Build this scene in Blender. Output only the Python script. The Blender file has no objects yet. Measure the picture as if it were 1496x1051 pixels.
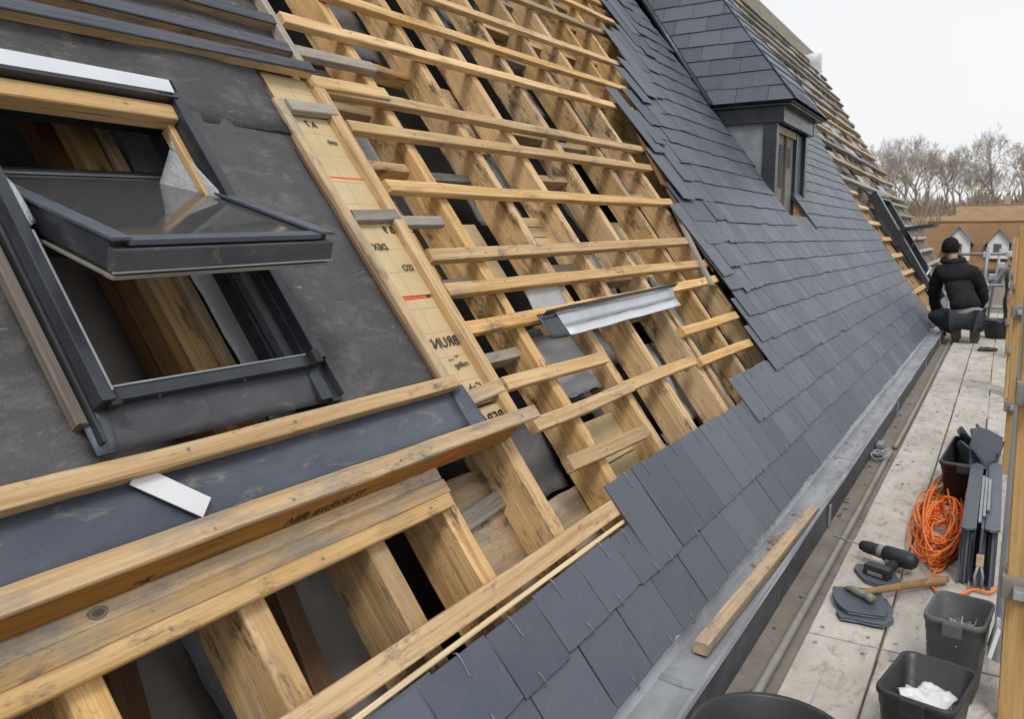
import bpy, bmesh, math, random
from mathutils import Vector, Matrix, noise as mnoise
random.seed(11)
RNG = random.Random(5)
scene = bpy.context.scene
COL = scene.collection
V = Vector
# ------------------------------------------------------------------ frame of the roof
H = 1.15
TH = math.radians(53.5)
SN, CS = math.sin(TH), math.cos(TH)
O = V((0, .68, .13))
RU, RV, RW = V((1, 0, 0)), V((0, CS, SN)), V((0, -SN, CS))
def R(u, v, w=0.0):
    return O + RU * u + RV * v + RW * w

# ------------------------------------------------------------------ materials
class NT:
    def __init__(s, name):
        s.m = bpy.data.materials.new(name); s.m.use_nodes = True
        s.t = s.m.node_tree; s.t.nodes.clear()
        s.out = s.t.nodes.new('ShaderNodeOutputMaterial')
        s.b = s.t.nodes.new('ShaderNodeBsdfPrincipled')
        s.t.links.new(s.b.outputs[0], s.out.inputs[0])
    def n(s, typ, ins=None, **props):
        nd = s.t.nodes.new('ShaderNode' + typ)
        for k, v in props.items(): setattr(nd, k, v)
        for k, v in (ins or {}).items(): s.set(nd.inputs[k], v)
        return nd
    def set(s, sock, v):
        if isinstance(v, bpy.types.NodeSocket): s.t.links.new(v, sock)
        elif isinstance(v, bpy.types.Node): s.t.links.new(v.outputs[0], sock)
        else: sock.default_value = v
    def math(s, op, a, b=0.0, clamp=False):
        nd = s.n('Math', operation=op, use_clamp=clamp); s.set(nd.inputs[0], a); s.set(nd.inputs[1], b); return nd.outputs[0]
    def ramp(s, fac, *stops):
        nd = s.n('ValToRGB'); s.set(nd.inputs[0], fac)
        e = nd.color_ramp.elements
        while len(e) < len(stops): e.new(.5)
        for i, (p, c) in enumerate(stops):
            e[i].position = p
            e[i].color = (c, c, c, 1) if isinstance(c, (int, float)) else (*c, 1)
        return nd.outputs[0]
    def mix(s, fac, a, b, mode='MIX'):
        nd = s.n('Mix', data_type='RGBA', blend_type=mode)
        s.set(nd.inputs[0], fac)
        for i, c in ((6, a), (7, b)):
            s.set(nd.inputs[i], (*c, 1) if isinstance(c, tuple) and len(c) == 3 else c)
        return nd.outputs[2]
    def noise(s, vec, scale, detail=4, rough=.6, dist=0.0):
        nd = s.n('TexNoise', {'Scale': scale, 'Detail': detail, 'Roughness': rough, 'Distortion': dist})
        s.set(nd.inputs['Vector'], vec); return nd.outputs['Fac']
    def coord(s, which='Object', scale=(1, 1, 1), rnd=True):
        tc = s.n('TexCoord').outputs[which]
        mp = s.n('Mapping', {'Vector': tc, 'Scale': scale})
        v = mp.outputs[0]
        if rnd:
            r = s.n('ObjectInfo').outputs['Random']
            nd = s.n('VectorMath', operation='ADD')
            s.set(nd.inputs[0], v)
            cb = s.n('CombineXYZ'); s.set(cb.inputs[0], s.math('MULTIPLY', r, 97.0)); s.set(cb.inputs[1], s.math('MULTIPLY', r, 53.0)); s.set(cb.inputs[2], s.math('MULTIPLY', r, 31.0))
            s.set(nd.inputs[1], cb.outputs[0]); v = nd.outputs[0]
        return v
    def bump(s, h, strength=.3, dist=.003):
        nd = s.n('Bump', {'Strength': strength, 'Distance': dist}); s.set(nd.inputs['Height'], h)
        s.set(s.b.inputs['Normal'], nd.outputs[0])
    def done(s, col, rough=.7, metal=0.0, spec=.4):
        s.set(s.b.inputs['Base Color'], (*col, 1) if isinstance(col, tuple) else col)
        s.set(s.b.inputs['Roughness'], rough); s.set(s.b.inputs['Metallic'], metal)
        s.b.inputs['Specular IOR Level'].default_value = spec
        return s.m

def wood(name, light, mid, dark, stain=(.10, .085, .075), stain_at=.60, stain_amt=.75, knots=.8, grey=None, grey_at=.55):
    t = NT(name)
    rnd = t.n('ObjectInfo').outputs['Random']
    cg = t.coord(scale=(1.0, 24, 24))
    cb = t.coord(scale=(1, 1, 1))
    cs = t.coord(scale=(1, 2.8, 2.8))
    g = t.noise(cg, 1.6, 6, .62, .6)
    g2 = t.noise(t.coord(scale=(1.6, 95, 95)), 1.7, 5, .65, .25)
    base = t.ramp(g, (.27, dark), (.44, mid), (.68, light))
    # fine dark growth lines
    base = t.mix(t.ramp(g2, (.48, 0.0), (.66, .62)), base, tuple(c * .62 for c in mid))
    dr = t.noise(cb, 2.3, 3)
    base = t.mix(t.ramp(dr, (.35, 0.0), (.7, .5)), base, mid)
    if grey:
        gr = t.noise(cs, 3.6, 7, .74, .3)
        base = t.mix(t.ramp(gr, (grey_at - .03, 0.0), (grey_at + .14, .85)), base, t.mix(g2, grey, tuple(c * .5 for c in grey)))
    # damp, dirty patches with frayed edges, drawn out along the grain
    s1 = t.noise(cs, 6.0, 9, .78, .35)
    base = t.mix(t.ramp(s1, (stain_at, 0.0), (stain_at + .10, stain_amt)), base, stain)
    s2 = t.noise(t.coord(scale=(1, 7, 7)), 19, 5, .72)
    base = t.mix(t.ramp(s2, (.62, 0.0), (.70, stain_amt * .8)), base, tuple(c * .75 for c in stain))
    # knots: dark heart, paler ring
    vk = t.n('TexVoronoi', {'Scale': 1.0, 'Randomness': 1.0}); t.set(vk.inputs['Vector'], t.coord(scale=(3.0, 13, 13)))
    kd = t.math('ADD', vk.outputs['Distance'], t.math('MULTIPLY', t.math('SUBTRACT', g, .5), .14))
    base = t.mix(t.math('MULTIPLY', t.ramp(kd, (.05, .6), (.10, 1.0), (.13, .25), (.20, .45), (.26, 0.0)), knots * .8), base, tuple(c * .30 for c in mid))
    ck = t.noise(t.coord(scale=(1.3, 70, 70)), 1.3, 4, .7, .3)
    crack = t.ramp(ck, (.68, 0.0), (.71, 1.0))
    base = t.mix(t.math('MULTIPLY', crack, .8), base, tuple(c * .16 for c in mid))
    # saw marks across the piece
    sw = t.noise(t.coord(scale=(150, 2, 2)), 1.0, 2)
    hv = t.n('HueSaturation', {'Saturation': t.math('ADD', .90, t.math('MULTIPLY', t.math('FRACT', t.math('MULTIPLY', rnd, 7.3)), .22)),
                               'Value': t.math('ADD', .70, t.math('MULTIPLY', rnd, .46)), 'Color': base})
    t.bump(t.math('SUBTRACT', t.math('ADD', t.math('ADD', g, t.math('MULTIPLY', g2, .7)), t.math('MULTIPLY', sw, .25)), t.math('MULTIPLY', crack, 1.2)), .6, .003)
    return t.done(hv.outputs[0], t.ramp(s1, (.45, .74), (.65, .5)), 0, .3)

M = {}
M['fresh'] = wood('fresh_pine', (.78, .565, .325), (.61, .39, .178), (.36, .19, .07), stain=(.075, .06, .05), stain_at=.56, grey=(.38, .34, .29), grey_at=.60)
M['rafter'] = wood('rafter_pine', (.73, .515, .285), (.53, .335, .148), (.30, .155, .058), stain=(.055, .042, .034), stain_at=.525, stain_amt=.85, grey=(.40, .35, .30), grey_at=.56)
M['aged'] = wood('aged_pine', (.62, .46, .285), (.49, .335, .18), (.29, .18, .09), stain_at=.555, grey=(.34, .31, .28), grey_at=.50)
M['weathered'] = wood('weathered_grey_timber', (.44, .385, .32), (.33, .285, .235), (.19, .16, .13), stain_at=.56, grey=(.30, .30, .31), grey_at=.5, knots=.4)
M['bluegrey'] = wood('painted_bluegrey_timber', (.13, .14, .165), (.085, .092, .11), (.04, .042, .05), stain=(.45, .42, .38), stain_at=.66, stain_amt=.6, knots=.1)
M['palewood'] = wood('pale_lath', (.78, .66, .48), (.68, .54, .36), (.5, .37, .22), stain_at=.66, knots=.2)
M['greydark'] = wood('dark_greyed_timber', (.24, .205, .17), (.17, .14, .115), (.08, .065, .052), stain_at=.6, knots=.4)
M['orange'] = wood('orange_timber', (.50, .27, .075), (.40, .185, .042), (.22, .09, .02), stain_at=.68, knots=.6)
M['darkwood'] = wood('dark_brown_timber', (.20, .115, .06), (.13, .07, .035), (.06, .032, .018), stain_at=.6, knots=.5)

def make_slate():
    t = NT('blue_grey_slate')
    isl = t.n('NewGeometry').outputs['Random Per Island']
    rnd = t.n('ObjectInfo').outputs['Random']
    f = t.math('FRACT', t.math('ADD', t.math('MULTIPLY', isl, 3.7), t.math('MULTIPLY', rnd, 11.3)))
    c = t.coord('Object', rnd=True)
    n1 = t.noise(c, 9, 6, .65, .3); n2 = t.noise(c, 70, 4, .6); n3 = t.noise(t.coord(scale=(3, 1, 1)), 22, 6, .72, 1.2)
    base = t.ramp(f, (0.0, (.050, .062, .088)), (.45, (.074, .089, .120)), (.8, (.098, .114, .146)), (1.0, (.070, .083, .108)))
    base = t.mix(t.ramp(n1, (.35, 0.0), (.75, .55)), base, (.105, .115, .137))
    base = t.mix(t.ramp(n3, (.63, 0.0), (.74, .45)), base, (.21, .22, .24))
    base = t.mix(t.ramp(n2, (.66, 0.0), (.78, .4)), base, (.24, .235, .225))
    t.bump(t.math('ADD', t.math('MULTIPLY', n1, 1.0), t.math('MULTIPLY', n3, .6)), .65, .005)
    return t.done(base, t.ramp(n1, (.3, .36), (.7, .56)), 0, .5)
M['slate'] = make_slate()

def make_felt():
    t = NT('black_roofing_felt')
    c = t.coord('Object', rnd=True)
    n1 = t.noise(c, 2.2, 6, .65, .6); n2 = t.noise(t.coord('Object', (1, 2.2, 1)), 7, 9, .78, .5); n3 = t.noise(c, 160, 3, .6); n4 = t.noise(t.coord('Object', (1, 3, 1)), 20, 7, .75, .6)
    base = t.mix(t.ramp(n1, (.3, 0.0), (.72, 1.0)), (.048, .047, .051), (.105, .103, .107))
    base = t.mix(t.ramp(n2, (.50, 0.0), (.68, .65)), base, (.19, .175, .155))
    base = t.mix(t.ramp(n4, (.61, 0.0), (.71, .7)), base, (.33, .31, .28))
    base = t.mix(t.ramp(n3, (.55, 0.0), (.75, .35)), base, (.16, .155, .15))
    t.bump(t.math('ADD', t.math('MULTIPLY', n3, .35), t.math('MULTIPLY', t.noise(c, 3.5, 4, .6, .8), 2.2)), .55, .008)
    return t.done(base, .78, 0, .3)
M['felt'] = make_felt()

def cloudy(name, a, b, spot=None, sc=6, rough=.6, metal=0.0, spec=.4, bump=.25, bd=.004, spot_at=.62, stretch=(1, 1, 1), detail=6, spot_amt=.7, sc2=3.3):
    t = NT(name)
    c = t.coord('Object', stretch, True)
    n1 = t.noise(c, sc, detail, .65, .5); n2 = t.noise(c, sc * sc2, 7, .72, 1.0)
    base = t.mix(t.ramp(n1, (.3, 0.0), (.7, 1.0)), a, b)
    if spot: base = t.mix(t.ramp(n2, (spot_at, 0.0), (spot_at + .1, spot_amt)), base, spot)
    if bump: t.bump(t.math('ADD', n1, t.math('MULTIPLY', n2, .6)), bump, bd)
    r = t.ramp(n2, (.3, max(rough - .12, .05)), (.7, min(rough + .15, 1)))
    return t.done(base, r, metal, spec)
M['plaster'] = cloudy('grey_brown_board', (.20, .18, .165), (.28, .255, .235), (.12, .10, .09), 2.5, .85, 0, .2, .3, .006)
M['greyboard'] = cloudy('grimy_grey_panel', (.17, .16, .15), (.27, .255, .24), (.06, .055, .05), 3, .6, 0, .4, .3, .006, .56)
M['apron'] = cloudy('blue_grey_lead_sheet', (.055, .066, .092), (.115, .130, .160), (.24, .22, .19), 3.2, .45, .1, .5, .5, .008, .575, (.7, 1.6, 1), 8, .6, 4.5)  # pale spots give scuffs, and sheen put into the colour
M['greyfelt'] = cloudy('grey_dusty_membrane', (.085, .085, .09), (.20, .20, .205), (.07, .06, .05), 3.5, .7, 0, .3, .6, .02, .6)
M['palefelt'] = cloudy('pale_grey_sheeting', (.30, .31, .33), (.46, .47, .49), (.16, .135, .11), 3.0, .6, 0, .4, .7, .03, .62)
M['ply'] = wood('old_board', (.56, .43, .28), (.44, .32, .195), (.28, .19, .11), stain=(.085, .07, .058), stain_at=.53, stain_amt=.85, grey=(.36, .33, .30), grey_at=.52)
M['lining'] = cloudy('dusty_dark_lining', (.020, .018, .017), (.04, .037, .034), (.012, .011, .01), 2, .85, 0, .2, .4, .01)  # near-black tone, deeper attic shadow put into the colour
M['zinc'] = cloudy('dull_zinc', (.46, .49, .54), (.66, .69, .74), (.25, .19, .13), 4, .42, .55, .5, .2, .003, .66)
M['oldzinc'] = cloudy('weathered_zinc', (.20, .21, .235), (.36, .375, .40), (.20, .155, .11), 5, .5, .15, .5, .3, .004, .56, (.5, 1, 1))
M['darkmetal'] = cloudy('dark_coated_aluminium', (.032, .035, .042), (.060, .066, .078), (.17, .15, .125), 8, .32, .35, .5, .06, .001, .70, spot_amt=.35)
M['steel'] = cloudy('galvanised_steel', (.40, .42, .44), (.55, .57, .60), (.25, .2, .16), 9, .4, .7, .5, .1, .001, .68)
M['rustpipe'] = cloudy('grubby_pipe', (.20, .185, .165), (.30, .28, .25), (.11, .09, .075), 6, .55, .2, .4, .2, .002, .6)
M['ledge'] = cloudy('dirty_stone_ledge', (.17, .145, .12), (.25, .22, .19), (.08, .068, .055), 6, .9, 0, .2, .6, .008, .58)
t = NT('scaffold_board')
cr = t.coord('Object', (1, 1, 1), True); n1 = t.noise(t.coord('Object', (.55, 1.5, 1)), 4.5, 8, .68, .5); n2 = t.noise(t.coord('Object', (.7, 1.6, 1)), 9, 8, .74, 1.2); n3 = t.noise(cr, 60, 4, .7); n4 = t.noise(cr, 2.2, 6, .7, .8)
base = t.mix(t.ramp(n1, (.3, 0.0), (.7, 1.0)), (.56, .525, .48), (.42, .385, .34))
base = t.mix(t.ramp(n4, (.45, 0.0), (.70, .65)), base, (.31, .27, .23))
base = t.mix(t.ramp(n2, (.51, 0.0), (.64, .8)), base, (.25, .215, .18))
base = t.mix(t.ramp(n3, (.62, 0.0), (.75, .5)), base, (.24, .21, .18))
sp = t.n('SeparateXYZ'); t.set(sp.inputs[0], t.coord('Object', rnd=False))
ln_ = t.math('ABSOLUTE', t.math('ADD', t.math('SUBTRACT', sp.outputs[1], .012), t.math('MULTIPLY', t.math('SUBTRACT', n1, .5), .006)))
base = t.mix(t.math('MULTIPLY', t.ramp(ln_, (.0008, 1.0), (.0022, 0.0)), t.ramp(n4, (.45, .0), (.65, .5))), base, (.16, .135, .115))
t.bump(t.math('ADD', n2, t.math('MULTIPLY', n3, .4)), .4, .003); M['board'] = t.done(base, .82, 0, .25)
M['black_plastic'] = cloudy('black_plastic', (.016, .017, .019), (.03, .031, .034), (.10, .095, .09), 12, .48, 0, .5, .12, .001, .66, spot_amt=.4)
M['grey_plastic'] = cloudy('dusty_grey_plastic', (.085, .088, .092), (.13, .133, .138), (.22, .21, .20), 10, .55, 0, .45, .15, .001, .64, spot_amt=.5)
M['white'] = cloudy('white_sheet', (.62, .63, .65), (.70, .71, .73), (.40, .36, .30), 6, .5, 0, .5, .1, .001, .70, spot_amt=.4)
M['silver'] = cloudy('bright_aluminium', (.60, .62, .66), (.72, .74, .78), (.45, .45, .46), 5, .35, .35, .5, .05, .001, .7, spot_amt=.3)
M['nail'] = cloudy('nail_steel', (.24, .235, .23), (.36, .355, .35), None, 20, .5, .7, .5, 0)
M['cheek'] = cloudy('streaked_lead_cheek', (.16, .18, .21), (.30, .315, .335), (.40, .36, .30), 3.5, .6, 0, .4, .4, .01, .6, (1, 1, .5), 6, .5)
M['oldiron'] = cloudy('dirty_iron', (.045, .048, .055), (.10, .105, .115), (.22, .19, .15), 7, .65, .1, .4, .3, .003, .58, (.6, 1, 1))
M['brightnail'] = cloudy('bright_nails', (.50, .45, .38), (.68, .63, .55), None, 40, .35, .6, .5, 0)
M['glass'] = None
M['ink'] = cloudy('black_ink', (.03, .028, .026), (.06, .055, .05), None, 30, .9, 0, .1, 0)
M['red'] = cloudy('red_marker', (.62, .08, .03), (.75, .13, .04), None, 30, .7, 0, .3, 0)
M['cable'] = cloudy('orange_cable', (.72, .155, .022), (.80, .21, .03), (.45, .12, .03), 14, .5, 0, .4, 0, spot_amt=.4)
M['brick'] = cloudy('house_render', (.32, .28, .24), (.40, .36, .31), (.2, .17, .14), 1.2, .9, 0, .2, .2, .01)
M['cloth'] = cloudy('black_hoodie', (.013, .013, .015), (.026, .026, .030), None, 14, .9, 0, .15, .6, .02)
M['trousers'] = cloudy('dark_trousers', (.035, .038, .045), (.065, .070, .080), None, 12, .9, 0, .15, .6, .02)
M['shirt'] = cloudy('grey_shirt', (.21, .205, .20), (.27, .265, .26), None, 12, .9, 0, .15, .5, .01)
M['boot'] = cloudy('muddy_boot', (.075, .062, .048), (.14, .12, .095), (.03, .026, .022), 18, .85, 0, .2, .5, .01)
M['skin'] = cloudy('skin', (.33, .19, .13), (.38, .23, .16), None, 20, .55, 0, .4, 0)
M['hair'] = cloudy('black_hair', (.008, .007, .007), (.014, .012, .011), None, 60, .8, 0, .2, .7, .01)
M['rubber'] = cloudy('black_rubber', (.015, .015, .016), (.028, .028, .03), (.08, .07, .06), 12, .6, 0, .4, .2, .001)
M['handle'] = wood('hammer_handle_ash', (.50, .30, .12), (.42, .23, .085), (.25, .13, .05), knots=0, stain_at=.66)
M['post'] = wood('scaffold_plank', (.56, .37, .18), (.45, .28, .125), (.28, .16, .07), stain=(.2, .17, .14), stain_at=.6, knots=.5)
M['whitewall'] = cloudy('white_render', (.62, .62, .61), (.70, .70, .69), None, 1.5, .9, 0, .2, 0)
M['chimney'] = cloudy('pale_sheeted_stack', (.60, .61, .63), (.70, .71, .72), (.3, .3, .32), 2, .6, 0, .4, .3, .02)

t = NT('pane_glass')
t.n('TexCoord')
cc = t.coord('Object'); gd = t.noise(cc, 5, 6, .7, 1.0)
M['glass'] = t.done((.30, .30, .31), t.ramp(gd, (.4, .02), (.75, .14)), 0, .9)
t.b.inputs['Transmission Weight'].default_value = .8
t.b.inputs['IOR'].default_value = 1.5
t = NT('insulation_board_face')
c = t.coord('Object', rnd=True); n1 = t.noise(c, 5, 5); n2 = t.noise(c, 24, 6, .7, 1)
base = t.mix(t.ramp(n1, (.3, 0.0), (.7, 1.0)), (.50, .375, .20), (.62, .49, .30))
base = t.mix(t.ramp(n2, (.62, 0.0), (.72, .6)), base, (.30, .21, .12))
br = t.n('TexBrick', {'Scale': 1.0, 'Color1': (0, 0, 0, 1), 'Color2': (0, 0, 0, 1), 'Mortar': (1, 1, 1, 1), 'Mortar Size': .0011, 'Mortar Smooth': .3, 'Brick Width': .085, 'Row Height': .075}, offset=0.0)
t.set(br.inputs['Vector'], t.coord('Object', rnd=False))
base = t.mix(t.math('MULTIPLY', br.outputs['Color'], t.ramp(n1, (.35, .2), (.6, .75))), base, (.16, .11, .06))
t.bump(n2, .15, .002); M['insul'] = t.done(base, .7, 0, .3)

def tile_mat(name, a, b, c2, row=.3):
    t = NT(name); c = t.coord('Object', rnd=True)
    n1 = t.noise(c, .9, 7, .7); n2 = t.noise(c, 5, 6, .75)
    base = t.mix(t.ramp(n1, (.3, 0.0), (.7, 1.0)), a, b)
    base = t.mix(t.ramp(n2, (.55, 0.0), (.68, .7)), base, c2)
    w = t.n('TexWave', {'Scale': 1.0 / row, 'Distortion': .3}, wave_type='BANDS', bands_direction='Z'); t.set(w.inputs['Vector'], t.coord('Object', rnd=False))
    base = t.mix(t.math('MULTIPLY', t.ramp(w.outputs['Fac'], (.0, 1.0), (.25, 0.0)), .35), base, tuple(x * .4 for x in a))
    return t.done(base, .9, 0, .2)
M['browntile'] = tile_mat('brown_roof_tile', (.20, .115, .06), (.26, .155, .08), (.10, .065, .04))
M['orangetile'] = tile_mat('orange_roof_tile', (.25, .165, .095), (.34, .235, .14), (.15, .115, .08))
M['greytile'] = tile_mat('grey_roof_tile', (.20, .19, .18), (.27, .255, .24), (.13, .12, .11))
M['bark'] = cloudy('bare_bark', (.27, .23, .19), (.37, .32, .27), None, 2, .95, 0, .1, 0)
M['twig'] = cloudy('bare_twigs', (.33, .29, .25), (.44, .395, .345), None, .4, .95, 0, .1, 0)
M['brush'] = cloudy('brown_brushwood', (.20, .165, .13), (.29, .245, .20), (.15, .135, .125), .3, .95, 0, .1, 0)
M['field'] = cloudy('dry_field', (.33, .225, .115), (.27, .19, .10), (.17, .14, .08), .12, .95, 0, .1, 0)
M['ground'] = cloudy('ground', (.15, .14, .11), (.22, .20, .165), (.10, .10, .06), .15, .95, 0, .1, 0)
M['asphalt'] = cloudy('asphalt', (.15, .15, .155), (.20, .20, .205), None, .5, .9, 0, .2, 0)
M['window_dark'] = cloudy('far_window_glass', (.06, .07, .085), (.10, .11, .13), None, 3, .2, 0, .5, 0)

# ------------------------------------------------------------------ object helpers
BASE = {}
def put(name, verts, faces, mat, parent=None, mw=None, smooth=False):
    me = bpy.data.meshes.new(name); me.from_pydata([tuple(v) for v in verts], [], faces); me.update()
    for m in (mat if isinstance(mat, (list, tuple)) else [mat]): me.materials.append(m)
    if smooth:
        for p in me.polygons: p.use_smooth = True
    o = bpy.data.objects.new(name, me); COL.objects.link(o)
    place(o, parent, mw)
    return o
def place(o, parent, mw=None):
    mw = mw or Matrix.Identity(4)
    if parent is not None:
        o.parent = parent
        o.matrix_parent_inverse = Matrix.Identity(4)
        o.matrix_basis = world(parent).inverted() @ mw
    else: o.matrix_basis = mw
def world(o):
    m = o.matrix_basis.copy()
    if o.parent: m = world(o.parent) @ o.matrix_parent_inverse @ m
    return m
def tag(o, label=None, cat=None, group=None, kind=None):
    if label: o['label'] = label
    if cat: o['category'] = cat
    if group: o['group'] = group
    if kind: o['kind'] = kind
    return o
def thing(name, label, cat, loc=(0, 0, 0), group=None):
    o = bpy.data.objects.new(name, None); COL.objects.link(o); o.location = loc; o.empty_display_size = .1
    return tag(o, label, cat, group)
def frame(x, y, z, p):
    m = Matrix((x.to_4d(), y.to_4d(), z.to_4d(), p.to_4d())).transposed()
    m[3][0] = m[3][1] = m[3][2] = 0; m[3][3] = 1
    return m
ROOFM = lambda u, v, w: frame(RU, RV, RW, R(u, v, w))

def timber(name, P0, P1, nrm, width, thick, mat, parent=None, ch=.0025, wob=.0012, seg=.14, smooth=False):
    """sawn timber from P0 to P1 (ends of its centre line); nrm = the direction its thickness stands up in"""
    P0, P1 = V(P0), V(P1)
    x = (P1 - P0); L = x.length; x.normalize()
    y = V(nrm).cross(x).normalized(); z = x.cross(y)
    n = max(2, min(28, int(L / seg)))
    a, b = width / 2, thick / 2
    ring = [(-a + ch, -b), (a - ch, -b), (a, -b + ch), (a, b - ch), (a - ch, b), (-a + ch, b), (-a, b - ch), (-a, -b + ch)]
    vs, fs = [], []
    sd = RNG.random() * 100
    bow = RNG.uniform(-1, 1) * wob * 2.0
    for i in range(n + 1):
        t_ = i / n
        dy = bow * math.sin(math.pi * t_) + wob * (mnoise.noise((sd + t_ * L * 2.5, 0, 0)))
        dz = wob * mnoise.noise((sd, t_ * L * 2.5, 3))
        for k, (yy, zz) in enumerate(ring):
            j = wob * .5 * mnoise.noise((sd + k * 3.3, t_ * L * 6, 7))
            ex = 0
            if i in (0, n): ex = RNG.uniform(-.002, .002)
            vs.append((t_ * L + ex, yy + dy + j, zz + dz + j))
    for i in range(n):
        for k in range(8):
            k2 = (k + 1) % 8
            fs.append((i * 8 + k, (i + 1) * 8 + k, (i + 1) * 8 + k2, i * 8 + k2)[::-1])
    fs.append(tuple(range(8))[::-1]); fs.append(tuple(n * 8 + k for k in range(8)))
    fs = [f[::-1] for f in fs[:-2]] + fs[-2:]
    return put(name, vs, fs, mat, parent, frame(x, y, z, P0), smooth)

def roof_timber(name, u0, v0, u1, v1, wtop, width, thick, mat, parent=None, **k):
    return timber(name, R(u0, v0, wtop - thick / 2), R(u1, v1, wtop - thick / 2), RW, width, thick, mat, parent, **k)

def box_bm(bm, c, d, rot=None):
    vs = [V((sx * d[0] / 2, sy * d[1] / 2, sz * d[2] / 2)) for sx in (-1, 1) for sy in (-1, 1) for sz in (-1, 1)]
    if rot: vs = [rot @ v for v in vs]
    b = [bm.verts.new(v + V(c)) for v in vs]
    for f in ((0, 1, 3, 2), (4, 6, 7, 5), (0, 4, 5, 1), (2, 3, 7, 6), (0, 2, 6, 4), (1, 5, 7, 3)):
        bm.faces.new([b[i] for i in f])
def bm_obj(name, bm, mat, parent=None, mw=None, bevel=0, smooth=False):
    bmesh.ops.recalc_face_normals(bm, faces=bm.faces[:])
    if bevel: bmesh.ops.bevel(bm, geom=bm.edges[:], offset=bevel, segments=2, affect='EDGES', profile=.7)
    me = bpy.data.meshes.new(name); bm.to_mesh(me); bm.free()
    for m in (mat if isinstance(mat, (list, tuple)) else [mat]): me.materials.append(m)
    if smooth:
        for p in me.polygons: p.use_smooth = True
    o = bpy.data.objects.new(name, me); COL.objects.link(o); place(o, parent, mw); return o
def box(name, c, d, mat, parent=None, mw=None, bevel=.002, rot=None):
    bm = bmesh.new(); box_bm(bm, c, d, rot); return bm_obj(name, bm, mat, parent, mw, bevel)

def tube_data(pts, rad, n=8, close=False, vs=None, fs=None, caps=True):
    vs = [] if vs is None else vs; fs = [] if fs is None else fs
    pts = [V(p) for p in pts]; m = len(pts)
    up = V((0, 0, 1)); st = len(vs)
    prev = None
    for i, p in enumerate(pts):
        if close: tg = pts[(i + 1) % m] - pts[i - 1]
        else: tg = pts[min(i + 1, m - 1)] - pts[max(i - 1, 0)]
        if tg.length < 1e-9: tg = V((0, 0, 1))
        tg.normalize()
        if prev is None:
            a = tg.cross(up)
            if a.length < .1: a = tg.cross(V((1, 0, 0)))
        else: a = prev - tg * prev.dot(tg)
        if a.length < 1e-6: a = tg.cross(V((.3, .5, .8)))
        a.normalize(); prev = a; b = tg.cross(a)
        r = rad[i] if isinstance(rad, (list, tuple)) else rad
        for k in range(n):
            an = 2 * math.pi * k / n
            vs.append(p + a * (r * math.cos(an)) + b * (r * math.sin(an)))
    for i in range(m if close else m - 1):
        i2 = (i + 1) % m
        for k in range(n):
            k2 = (k + 1) % n
            fs.append((st + i * n + k, st + i * n + k2, st + i2 * n + k2, st + i2 * n + k))
    if caps and not close:
        fs.append(tuple(st + k for k in range(n))[::-1]); fs.append(tuple(st + (m - 1) * n + k for k in range(n)))
    return vs, fs
def tube(name, pts, rad, mat, parent=None, n=8, close=False, mw=None, smooth=True):
    vs, fs = tube_data(pts, rad, n, close)
    return put(name, vs, fs, mat, parent, mw, smooth)

def sheet(name, quad, nu, nv, thick, mat, parent=None, amp=0.0, freq=3.0, ragged=0.0, seed=0, smooth=True):
    """a thin closed sheet over the 4 corner points quad (a, b, c, d), wrinkled by amp"""
    a, b, c, d = [V(q) for q in quad]
    nrm = (b - a).cross(d - a).normalized()
    top, bot = [], []
    for j in range(nv + 1):
        for i in range(nu + 1):
            s, t_ = i / nu, j / nv
            p = a.lerp(b, s).lerp(d.lerp(c, s), t_)
            q = p + V((seed * 7.1, seed * 3.3, seed))
            if ragged and (i in (0, nu) or j in (0, nv)):
                p = p + (b - a).normalized() * ragged * mnoise.noise(q * 14) + (d - a).normalized() * ragged * mnoise.noise(q * 14 + V((9, 9, 9)))
            h = amp * (mnoise.noise(q * freq) + .5 * mnoise.noise(q * freq * 2.7))
            top.append(p + nrm * h); bot.append(p + nrm * (h - thick))
    vs = top + bot; N = len(top); W = nu + 1; fs = []
    for j in range(nv):
        for i in range(nu):
            k = j * W + i
            fs.append((k, k + 1, k + W + 1, k + W)); fs.append((N + k, N + k + W, N + k + W + 1, N + k + 1))
    rim = [i for i in range(nu + 1)] + [j * W + nu for j in range(1, nv + 1)] + [nv * W + i for i in range(nu - 1, -1, -1)] + [j * W for j in range(nv - 1, 0, -1)]
    for i in range(len(rim)):
        p, q = rim[i], rim[(i + 1) % len(rim)]
        fs.append((p, N + p, N + q, q))
    # put mesh local to its first corner for stable object coordinates
    x = (b - a).normalized(); z = nrm; y = z.cross(x)
    mw = frame(x, y, z, a); inv = mw.inverted()
    return put(name, [inv @ v for v in vs], fs, mat, parent, mw, smooth)
def rsheet(name, u0, u1, v0, v1, w, mat, parent=None, thick=.004, amp=0.0, freq=3.0, du=.08, tilt=0.0, ragged=0.0, seed=0, smooth=True):
    return sheet(name, [R(u0, v0, w), R(u1, v0, w), R(u1, v1, w + tilt), R(u0, v1, w + tilt)], max(1, int((u1 - u0) / du)), max(1, int((v1 - v0) / du)), thick, mat, parent, amp, freq, ragged, seed, smooth)

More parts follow.
